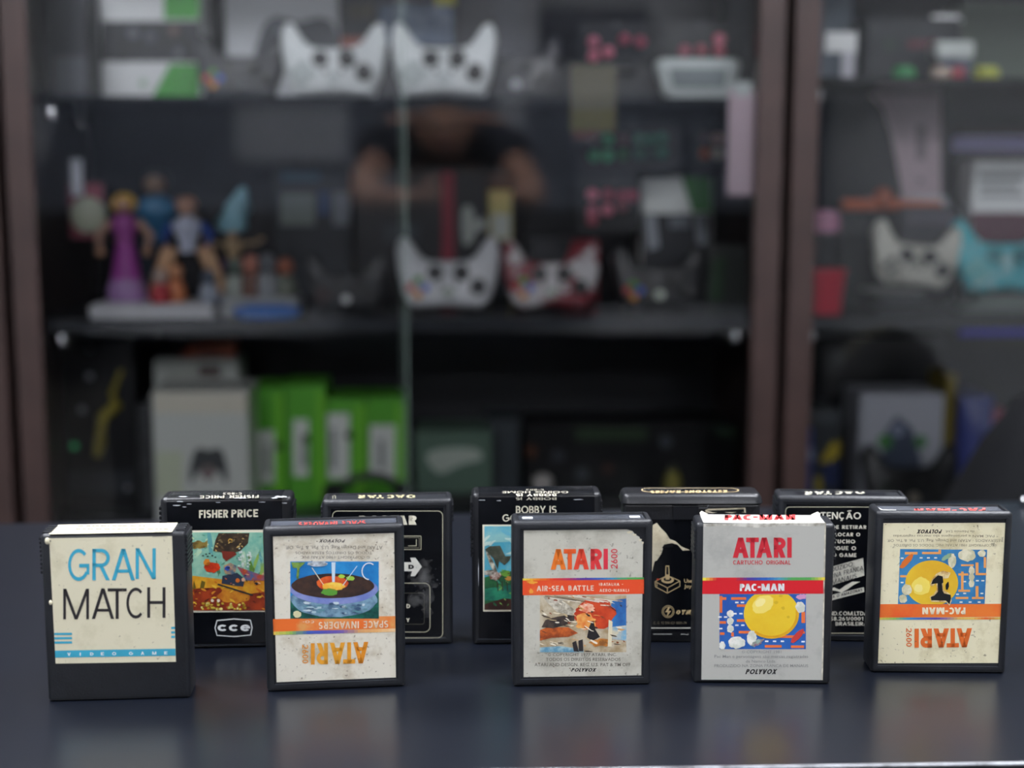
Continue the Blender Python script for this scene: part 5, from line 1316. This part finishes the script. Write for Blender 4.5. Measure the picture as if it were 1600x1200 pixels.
bx = cbox('equipment_case', 'long black case with a faint green strip on the bottom shelf', 'case', (822, 664, 1170, 800), 2.16, .14, mat('#0e1013', .35), zl, [((900, 668, 1010, 688), mat('#213a1d', .5)), ((1120, 668, 1165, 684), mat('#1d3820', .5)), (disc(829, 705, 10), mat('#5a3420', .4)), (disc(872, 712, 10), mat('#3c3e48', .4)), (disc(909, 740, 11), mat('#44484e', .4)), (disc(1040, 690, 10), mat('#4a5058', .4)), (disc(1120, 665, 9), mat('#2a3c34', .4)), (disc(950, 732, 8), mat('#4a2c24', .4))])  # grey discs painted on the front stand in for blurred highlights
bl_ = cthing('highlight_puck', 'small round white puck standing in for a highlight before the black case', 'puck', cpx(848, 752, 1.99)[0], 2.0, zl)  # pale object added in place of a blurred highlight
zz = cpx(848, 742, 2.0)[1] - zl; MB().lathe([(.0001, 0), (.012, 0), (.012, zz - .03), (.0001, zz - .03)], CARC).build('stem', bl_); MB().ell((0, 0, zz - .012), (.016, .016, .014), mat('#c9c4c0', .4)).build('knob', bl_)
yb_ = cthing('yellow_tube', 'short dull yellow tube in front of the black case', 'tube', cpx(1056, 752, 1.99)[0], 2.02, zl)
zz = cpx(1056, 735, 2.02)[1] - zl; MB().lathe([(.0001, 0), (.014, 0), (.012, zz * .8), (.007, zz), (.0001, zz)], mat('#8f8838', .5)).build('barrel', yb_); MB().lathe([(.007, zz - .001), (.007, zz + .008), (.0001, zz + .008)], mat('#3a3a34', .5)).build('nozzle', yb_)

# ---------------- right cabinet
zt2 = Z_TOP2 + LIFT
dv_ = cbox('console', 'dark green-grey console with white label on the right cabinet top shelf', 'console', (1352, 28, 1500, 122), 2.1, .16, mat('#23262a', .4), zt2, [((1418, 62, 1462, 76), mat('#5a2c34', .5)), ((1380, 60, 1400, 80), mat('#2c3a30', .5))])
cbox('panel_box', 'slate blue box with grey side at the left of the right cabinet', 'box', (1282, -60, 1332, 122), 2.2, .1, mat('#4c5660', .5), zt2)
uq, zq = cpx(1298, 100, 2.05)
tg = cthing('tag_stand', 'white hooked tag at the left of the right cabinet top shelf', 'tag', uq, 2.0, zt2)
h1 = cpx(1298, 50, 2.0)[1] - zt2; MB().box(-.022, .022, -.002, .002, h1 - .028, h1, WHITE).build('header', tg); MB().box(.002, .02, -.002, .002, 0, h1 - .028, mat('#c9c8d0', .4)).build('strip', tg)
wt_ = cthing('white_label', 'white curled label lying on the dark green-grey console', 'label', cpx(1500, 80, 2.1)[0], 2.16, cpx(1450, 28, 2.1)[1])
MB().box(-.02, .02, -.01, .01, 0, .004, WHITE).build('sheet', wt_); MB().box(-.02, .02, .006, .012, 0, .012, WHITE).build('curl', wt_)
lw = cthing('white_tin', 'white tin with blue base in front of the console in the right cabinet', 'tin', cpx(1500, 90, 2.0)[0], 2.03, zt2)
zz = cpx(1500, 66, 2.03)[1] - zt2; MB().box(-.022, .022, -.015, .015, 0, zz - .024, mat('#4a5468', .4)).build('base', lw, bevel=.002); MB().box(-.03, .026, -.018, .018, zz - .024, zz, mat('#cfd6d2', .4)).build('lid', lw, bevel=.004)
for nm, x, c, w_ in (('green cap on the right cabinet top shelf', 1412, '#3f9a5c', .016), ('pale pink cap beside the red one on the right cabinet shelf', 1470, '#c9b4a4', .014), ('red cap on the right cabinet top shelf', 1497, '#b04050', .010), ('yellow-green cap on the right cabinet top shelf', 1541, '#b8c048', .018)):
    q = cthing('bottle_cap', nm, 'cap', cpx(x, 112, 1.985)[0], 1.985, zt2, 'coloured caps on the right cabinet shelf'); MB().lathe([(.0001, 0), (w_, 0), (w_, .010), (w_ * .8, .016), (.0001, .016)], mat(c, .4)).build('cap', q); MB().lathe([(w_, .001), (w_ * 1.06, .002), (w_ * 1.06, .004), (w_, .005)], mat(c, .4)).build('ring', q)
cbox('panel_box', 'dull green box behind the yellow-green cap', 'box', (1500, 0, 1640, 122), 2.26, .08, mat('#4f5a4e', .5), zt2)
# middle shelf of the right cabinet
curve = [(1283, 148), (1358, 148), (1378, 168), (1392, 210), (1402, 260), (1410, 310), (1283, 310)]
cbox('poster_box', 'tall box with a pale pink front and black curved shape', 'box', (1282, 147, 1480, 486), 2.2, .07, mat('#26282d', .5), zm,
     [((1350, 148, 1470, 312), mat('#e2ced6', .55)), (curve, mat('#2b2d33', .5)), ((1432, 195, 1446, 250), mat('#8f828a', .5)), (disc(1438, 282, 5), mat('#8f828a', .5))], pname='printed_front')
db = cbox('dark_box', 'low black box under the orange bar in the right cabinet', 'box', (1300, 330, 1398, 486), 2.11, .07, mat('#202325', .5), zm)
ob = cthing('orange_bar', 'orange bar lying across the low black box', 'bar', cpx(1385, 308, 2.13)[0], 2.13, cpx(1350, 330, 2.11)[1])
MB().tube([(-.068, 0, .009), (.0, 0, .009), (.085, 0, .009)], [.009, .009, .007], mat('#b05a38', .5)).build('rod', ob); MB().ell((-.005, 0, .0175), (.016, .014, .0172), mat('#9a5034', .5)).build('grip', ob)
cbox('dark_box', 'black box with grey toy print behind the camouflage gamepad', 'box', (1404, 322, 1500, 486), 2.12, .06, mat('#33333a', .5), zm, [((1420, 335, 1490, 350), mat('#5a5562', .5))])
gt = cthing('grey_toy', 'light grey toy lying on the black box behind the camouflage gamepad', 'toy', cpx(1440, 320, 2.15)[0], 2.155, cpx(1450, 322, 2.12)[1])
MB().box(-.03, .04, -.01, .01, 0, .014, mat('#b9c0c6', .45)).build('barrel', gt, bevel=.003); MB().box(-.03, -.012, -.01, .01, .0, .008, mat('#6f7a72', .45)).build('stock', gt)
cbox('book_box', 'dark box with a lilac band in the right cabinet', 'box', (1482, 196, 1640, 486), 2.23, .06, mat('#3a3238', .5), zm, [((1484, 212, 1638, 236), mat('#bab4e4', .5)), ((1484, 240, 1520, 330), mat('#2f3038', .5)), ((1484, 320, 1636, 345), mat('#5a2c3a', .5))])
cbox('label_box', 'box with a white front label and grey lines in the right cabinet', 'box', (1516, 250, 1640, 486), 2.14, .07, mat('#e2e5e4', .5), zm, [((1530, 272, 1600, 280), mat('#8a8e90')), ((1530, 288, 1592, 296), mat('#8a8e90')), ((1530, 302, 1600, 308), mat('#8a8e90')), ((1517, 332, 1638, 484), mat('#5a3040', .5))])
cp = cthing('red_cup', 'bright red cup at the left of the right cabinet middle shelf', 'cup', cpx(1290, 455, 1.995)[0], 2.0, zm)
zz = cpx(1290, 420, 2.0)[1] - zm; MB().lathe([(.0001, 0), (.024, 0), (.030, zz * .97), (.031, zz), (.027, zz), (.023, .006), (.0001, .006)], mat('#d8364f', .4)).build('cup', cp); MB().lathe([(.0305, zz - .006), (.0325, zz - .003), (.0305, zz)], mat('#d8364f', .4)).build('rim', cp)
cp.scale = (1, .8, 1)
jr = cthing('jar', 'dark jar with a pink lid behind the red cup', 'jar', cpx(1288, 380, 2.1)[0], 2.1, zm)
zz = cpx(1288, 362, 2.1)[1] - zm; z3 = cpx(1288, 328, 2.1)[1] - zm; MB().lathe([(.0001, 0), (.026, 0), (.026, zz), (.0001, zz)], mat('#2a2c30', .3)).build('glass', jr); MB().lathe([(.0001, zz), (.024, zz), (.0255, zz + .012), (.022, z3 - .004), (.012, z3), (.0001, z3)], mat('#c48aa8', .4)).build('lid', jr)
jr.scale = (.9, .8, 1)
st = cthing('pad_stand', 'grey stand under the camouflage gamepad', 'stand', cpx(1425, 450, 2.03)[0], 2.06, zm)
zs_ = cpx(1425, 458, 2.03)[1] - zm
MB().box(-.05, .05, -.045, .04, 0, .008, mat('#3c4044', .4)).build('foot', st, bevel=.002); MB().box(-.03, .03, .01, .03, .008, zs_, mat('#555a5e', .4)).build('post', st); MB().box(-.062, .02, -.03, .03, zs_, zs_ + .006, mat('#8a8d88', .4)).build('cradle', st, bevel=.002)
gamepad('white camouflage gamepad on a grey stand in the right cabinet', 1425, 136, 2.05, zm + zs_ + .006, mat('#d6d6ca', .4, hex2='#6a6f62', scale=30, lo=.36, hi=.42), abxy='#4a4c46', roll=.1, tilt=.1)
st = cthing('pad_stand', 'pale grey stand under the turquoise gamepad', 'stand', cpx(1568, 470, 2.03)[0], 2.04, zm)
zs_ = cpx(1568, 464, 2.03)[1] - zm
MB().box(-.075, .075, -.05, .04, 0, zs_ * .5, mat('#7f8a84', .4)).build('foot', st, bevel=.002); MB().box(-.04, .04, -.02, .03, zs_ * .5, zs_, mat('#8f9a94', .4)).build('cradle', st, bevel=.002)
gamepad('turquoise patterned gamepad at the right edge of the photo', 1572, 160, 2.05, zm + zs_, mat('#45bcc8', .4, hex2='#a8d4d6', scale=28, lo=.38, hi=.44), grip=mat('#45bcc6', .4), abxy='#8ad0cc', stick=mat('#2f8a92', .4))
bs = cthing('light_strip', 'blue strip fixed under the right cabinet middle shelf', 'strip', cpx(1560, 505, 1.97)[0] + .02, 1.975, zm - .018)
MB().box(-.075, .075, -.006, .01, -.014, 0, mat('#24209a', .4)).build('tape', bs); MB().box(-.075, .075, -.008, -.006, -.010, -.003, mat('#2c28b4', .4)).build('diffuser', bs)
# bottom shelf of the right cabinet
cbox('equipment_case', 'large black case at the back of the right cabinet bottom shelf', 'case', (1272, 508 + 20, 1478, 800), 2.26, .08, mat('#0f1218', .4), zl)
cbox('tool_box', 'blue and yellow box at the left of the right cabinet bottom shelf', 'box', (1256, 640, 1312, 800), 2.05, .1, mat('#2c3238', .45), zl, [((1257, 668, 1270, 800), mat('#2f4a9a', .45)), ([(1280, 720), (1300, 690), (1312, 690), (1312, 710), (1290, 730)], mat('#b4a02c', .45)), ((1272, 745, 1284, 790), mat('#a89a2c', .45)), ((1258, 700, 1272, 720), mat('#8a9ac0', .45)), ((1270, 600, 1310, 660), mat('#4a5054', .45)), ((1284, 722, 1312, 760), mat('#23305a', .45))])
cbox('picture_box', 'white box with a gamepad picture in the right cabinet', 'box', (1342, 616, 1472, 800), 2.1, .1, mat('#b9bcc6', .45), zl, [([(1376, 720), (1385, 670), (1402, 650), (1425, 668), (1440, 720), (1430, 760), (1385, 760)], mat('#4a5468', .45)), (disc(1383, 690, 12), mat('#4a8a48', .45)), (disc(1438, 690, 10), mat('#4f8a50', .45)), (disc(1402, 672, 10), mat('#8f98b0', .45))])
cbox('yellow_box', 'narrow mustard box standing beside the white picture box', 'box', (1474, 585, 1491, 800), 2.12, .08, mat('#7f7022', .5), zl)
cbox('blue_box', 'royal blue box with a lighter stripe in the right cabinet', 'box', (1496, 620, 1548, 800), 2.1, .1, mat('#2c3a86', .45), zl, [((1512, 622, 1526, 798), mat('#4a549a', .45))])
cbox('pink_box', 'crimson pink box half hidden by the black bag', 'box', (1550, 642, 1572, 800), 2.1, .1, mat('#9a3458', .45), zl)
gp = gamepad('black gamepad lying at the bottom of the right cabinet', 1440, 150, 2.0, zl, mat('#1c1f22', .4), guide=mat('#b4aa98', .3), abxy='#2c3a30')

# ---------------- black bag beyond the counter, chrome knob on the counter's corner
ub, zbg = cpx(1622, 600, 1.62)
sto = cthing('stool', 'plain black stool carrying the black bag behind the counter', 'stool', ub + .02, 1.62, 0)
MB().lathe([(.0001, .43), (.16, .43), (.165, .44), (.165, .47), (.155, .48), (.0001, .48)], mat('#17181a', .5)).build('seat', sto)
for a in (45, 135, 225, 315): MB().tube([(.1 * math.cos(R(a)), .1 * math.sin(R(a)), .43), (.15 * math.cos(R(a)), .15 * math.sin(R(a)), 0.0)], .011, mat('#2a2b2e', .4)).build('leg', sto)
bg = cthing('bag', 'black bulging bag with beige strap beyond the right end of the counter', 'bag', ub + .03, 1.62, .48)
hb = zbg - .48
MB().rings([[(rx * math.copysign(abs(math.cos(t)) ** .7, math.cos(t)), ry * math.copysign(abs(math.sin(t)) ** .7, math.sin(t)), z * hb) for t in [2 * math.pi * j / 28 for j in range(28)]] for rx, ry, z in ((.06, .05, 0), (.15, .1, .02), (.165, .11, .2), (.16, .11, .45), (.125, .1, .68), (.085, .08, .84), (.05, .05, .95), (.01, .01, 1.0))], mat('#08090c', .8, spec=.15)).build('body', bg, ang=60)
MB().tube([(-.06, -.062, hb * .88), (-.045, -.066, hb * .92), (-.02, -.058, hb * .965), (.006, -.02, hb * 1.0)], [.006, .007, .007, .006], mat('#8f8a6c', .6)).build('strap', bg)
MB().tube([(-.15, -.06, hb * .3), (0, -.112, hb * .34), (.15, -.06, hb * .3)], .004, mat('#1d1e22', .4)).build('zip', bg)
p = ground(1597, 787)
kn = thing('knob', 'small chrome knob on the far right corner of the counter', 'knob', (p.x + .001, p.y - .004, TABLE_Z))
MB().lathe([(.0001, 0), (.006, 0), (.006, .004), (.0001, .004)], BLACK).build('base', kn); MB().lathe([(.0045, .004), (.0055, .007), (.004, .0095), (.0001, .010)], CHROME).build('cap', kn)

kn.scale = (.75, .75, .75)
# ================================================================== behind the photographer (seen only mirrored in the glass)
cbk = thing('sideboard', 'long dark low cupboard added along the wall behind the photographer', 'cupboard', (0, RY0 + .23, 0))  # added to keep the lower reflection in the glass dark
MB().box(-2.3, 2.3, -.22, .2, 0, 1.0, mat('#1d1c1f', .5)).build('body', cbk)
for i in range(5): MB().box(-2.28 + i * .915, -1.39 + i * .915, .2, .215, .06, .97, mat('#232226', .45)).build('door', cbk, bevel=.002)
VM = 2 * (VF + .006) - (RY0 + .03)    # mirrored distance of that wall in the glass
def on_wall(x0, y0, x1, y1): 
    (ua, za), (ub_, zb_) = cpx(x0, y0, VM), cpx(x1, y1, VM)
    return ua, ub_, zb_, za
GW = mat('#7d8492', .7); LW = mat('#d6dae2', .6)
o = MB().box(-2.69, 2.69, RY0, RY0 + .012, 1.0, 1.70, GW).build('reflection_board_1', smooth=False); o['kind'] = 'structure'  # wall boards added so the glass mirrors lighter and darker patches
for i, (bb, m) in enumerate((((428, 165, 604, 252), LW), ((838, -40, 880, 300), LW), ((50, 165, 145, 246), LW), ((905, 10, 1075, 96), mat('#4a5060', .7)))):
    x0, x1, z0, z1 = on_wall(*bb); o = MB().box(x0, x1, RY0, RY0 + .02 + .002 * i, z0, z1, m).build('reflection_board_%d' % (i + 2), smooth=False); o['kind'] = 'structure'

# ================================================================== the photographer, leaning over the counter with a phone
PU, PV = 0.0, -0.55
SKN = mat('#b98f7a', .5, .1, 30); SHIRT = mat('#232833', .8); JEAN = mat('#1e2430', .8); HAIR = mat('#14110f', .6); PHN = mat('#1a1b1f', .3)
ps = cthing('person', 'person in dark t-shirt mirrored in the glass, leaning forward with a phone in both hands', 'person', PU, PV, 0)
def skin(name, pts, edges, rad, m, parent, root=0, sub=2):
    bm = bmesh.new(); L = bm.verts.layers.skin.verify()
    vs = [bm.verts.new((p[0] - PU, p[1] - PV, p[2])) for p in pts]
    for a, b in edges: bm.edges.new((vs[a], vs[b]))
    for i, v in enumerate(vs):
        r_ = rad[i]; v[L].radius = r_ if isinstance(r_, tuple) else (r_, r_); v[L].use_root = (i == root)
    me = bpy.data.meshes.new(name); bm.to_mesh(me); bm.free()
    o = bpy.data.objects.new(name, me); COL.objects.link(o); o.parent = parent
    o.modifiers.new('skin', 'SKIN').use_smooth_shade = True
    s_ = o.modifiers.new('sub', 'SUBSURF'); s_.levels = s_.render_levels = sub
    me.materials.append(m)
    return o
B = [(0, -.83, .90), (0, -.80, 1.06), (0, -.70, 1.22), (0, -.57, 1.32), (0, -.48, 1.338), (0, -.41, 1.30), (0, -.365, 1.30), (0, -.36, 1.35), (0, -.37, 1.40),
     (-.165, -.52, 1.335), (-.25, -.29, 1.14), (-.105, -.085, 1.135), (.165, -.52, 1.335), (.265, -.30, 1.14), (.222, -.10, 1.135),
     (-.09, -.83, .78), (-.12, -.73, .48), (-.12, -.84, .09), (.09, -.83, .78), (.12, -.73, .48), (.12, -.84, .09)]
BE = [(0, 1), (1, 2), (2, 3), (3, 4), (4, 5), (5, 6), (6, 7), (7, 8), (3, 9), (9, 10), (10, 11), (3, 12), (12, 13), (13, 14), (0, 15), (15, 16), (16, 17), (0, 18), (18, 19), (19, 20)]
BR = [(.14, .11), (.14, .10), (.16, .11), (.13, .095), .062, .066, (.078, .082), (.088, .098), (.08, .088), .058, .044, .03, .058, .044, .03, .088, .056, .038, .088, .056, .038]
bodyo = skin('body', B, BE, BR, SKN, ps)
skin('t_shirt', [(0, -.835, .90), B[1], B[2], B[3], (0, -.53, 1.334)],
     [(0, 1), (1, 2), (2, 3), (3, 4)], [(.17, .14), (.162, .12), (.178, .127), (.155, .115), (.12, .10)], SHIRT, ps)
for s in (-1, 1):
    skin('sleeve', [(s * .05, -.59, 1.31), (s * .165, -.52, 1.335), (s * .22, -.39, 1.235)], [(0, 1), (1, 2)], [.115, .082, .066], SHIRT, ps, root=1)
skin('trousers', [(0, -.79, 1.13), (0, -.835, .90), (-.095, -.832, .77), B[16], (-.12, -.838, .12), (.095, -.832, .77), B[19], (.12, -.838, .12)],
     [(0, 1), (1, 2), (2, 3), (3, 4), (1, 5), (5, 6), (6, 7)], [(.148, .108), (.152, .12), .097, .068, .058, .097, .068, .058], JEAN, ps)
for s in (-1, 1):
    MB().rings([[(s * .12 + x * w_ - PU, -.80 + y - PV, z) for x, y in [(.045 * math.cos(t), .13 * math.sin(t)) for t in [2 * math.pi * j / 16 for j in range(16)]]] for z, w_ in ((0.001, 1), (.03, 1.05), (.065, .85), (.085, .6))], mat('#202124', .5)).build('shoe', ps, ang=60)
def P(u, v, z): return (u - PU, v - PV, z)
bpy.context.view_layer.update()
_e = bodyo.evaluated_get(bpy.context.evaluated_depsgraph_get()); _m = _e.to_mesh()
_hv = [v.co.copy() for v in _m.vertices if v.co.z > 1.22 and v.co.y > -.30 + .42 - .55 + .20]; _e.to_mesh_clear()
def face_v(u, z): return max([v.y for v in _hv if abs(v.x - u) < .03 and abs(v.z - z) < .025] or [.22])
z_top = max(v.z for v in _hv if abs(v.x) < .1); hw_ = max(v.x for v in _hv if v.z > 1.33 and abs(v.x) < .105 and v.y > .15); vc = -.375 - PV
print('head', round(z_top, 3), round(hw_, 3), round(face_v(0, 1.33), 3))
hd = MB().ell((0, vc - .02, z_top - .035), (hw_ + .008, .095, .05), HAIR, 24, 12); hd.ell((0, vc - .06, z_top - .09), (hw_ + .006, .06, .09), HAIR, 24, 12)
for s in (-1, 1): hd.ell((s * hw_, vc - .015, z_top - .075), (.012, .035, .045), HAIR)
hd.build('hair', ps, ang=60)
zn = 1.318
MB().tube([(0, face_v(0, 1.345) - .004, 1.352), (0, face_v(0, zn) + .012, zn), (0, face_v(0, zn) - .006, zn - .012)], [.008, .015, .009], SKN, 12).build('nose', ps, ang=60)
for s in (-1, 1):
    fy = face_v(s * .033, 1.348) - .012
    MB().ell((s * .033, fy + .004, 1.348), (.015, .010, .009), mat('#e6e0da', .3)).build('eye', ps, ang=60); MB().ell((s * .033, fy + .012, 1.348), (.0065, .004, .0065), BLACK).build('pupil', ps, ang=60)
    MB().tube([(s * .014, fy + .010, 1.364), (s * .034, fy + .011, 1.369), (s * .054, fy + .002, 1.364)], [.003, .004, .002], HAIR, 8).build('eyebrow', ps, ang=60)
    MB().ell((s * (hw_ + .002), vc, 1.335), (.009, .02, .032), SKN).build('ear', ps, ang=60)
MB().tube([(-.026, face_v(-.02, 1.285) - .008, 1.286), (0, face_v(0, 1.285) + .001, 1.284), (.026, face_v(.02, 1.285) - .008, 1.286)], [.003, .007, .003], mat('#8a4a42', .5), 10).build('mouth', ps, ang=60)
# phone, lens end at the camera
ph = cthing('phone', 'dark phone held level in the photographer hands', 'phone', .058, -.021, 1.129)
MB().prism(rr_poly([(-.078, 0), (.078, 0), (.078, .076), (-.078, .076)], .01), -.004, .004, PHN, .002).build('body', ph)
MB().box(-.074, .074, -.0046, -.0038, .004, .072, mat('#20242a', .1)).build('screen', ph)
MB().prism(rr_poly([(-.074, .036), (-.038, .036), (-.038, .072), (-.074, .072)], .008), .0042, .006, PHN, .001).build('camera_bump', ph)
for s, wr, xe in ((-1, B[11], -.021), (1, B[14], .137)):
    o_ = lambda a, b, c: (xe + s * a, b, c)
    el_ = B[10] if s < 0 else B[13]; wr = tuple(Vector(wr) + (Vector(el_) - Vector(wr)).normalized() * .035)
    pts = [wr, o_(.045, -.055, 1.14), o_(.03, -.040, 1.148)]
    ed = [(0, 1), (1, 2)]; rad = [.027, (.026, .022), (.022, .016)]
    # four fingers wrap onto the front side of the phone, thumb on the screen side
    for k, (zz, ln) in enumerate(((1.188, .030), (1.168, .036), (1.148, .034), (1.130, .026))):
        i = len(pts); pts += [o_(.026, -.026, zz), o_(.012, -.0075, zz + .002), o_(.012 - ln * .9, -.0072, zz + .001)]
        ed += [(2, i), (i, i + 1), (i + 1, i + 2)]; rad += [.0095, .0085, .0072]
    i = len(pts); pts += [o_(.028, -.055, 1.165), o_(.006, -.044, 1.172), o_(-.018, -.036, 1.170)]; ed += [(1, i), (i, i + 1), (i + 1, i + 2)]; rad += [.012, .010, .0085]
    skin('hand', pts, ed, rad, SKN, ps)
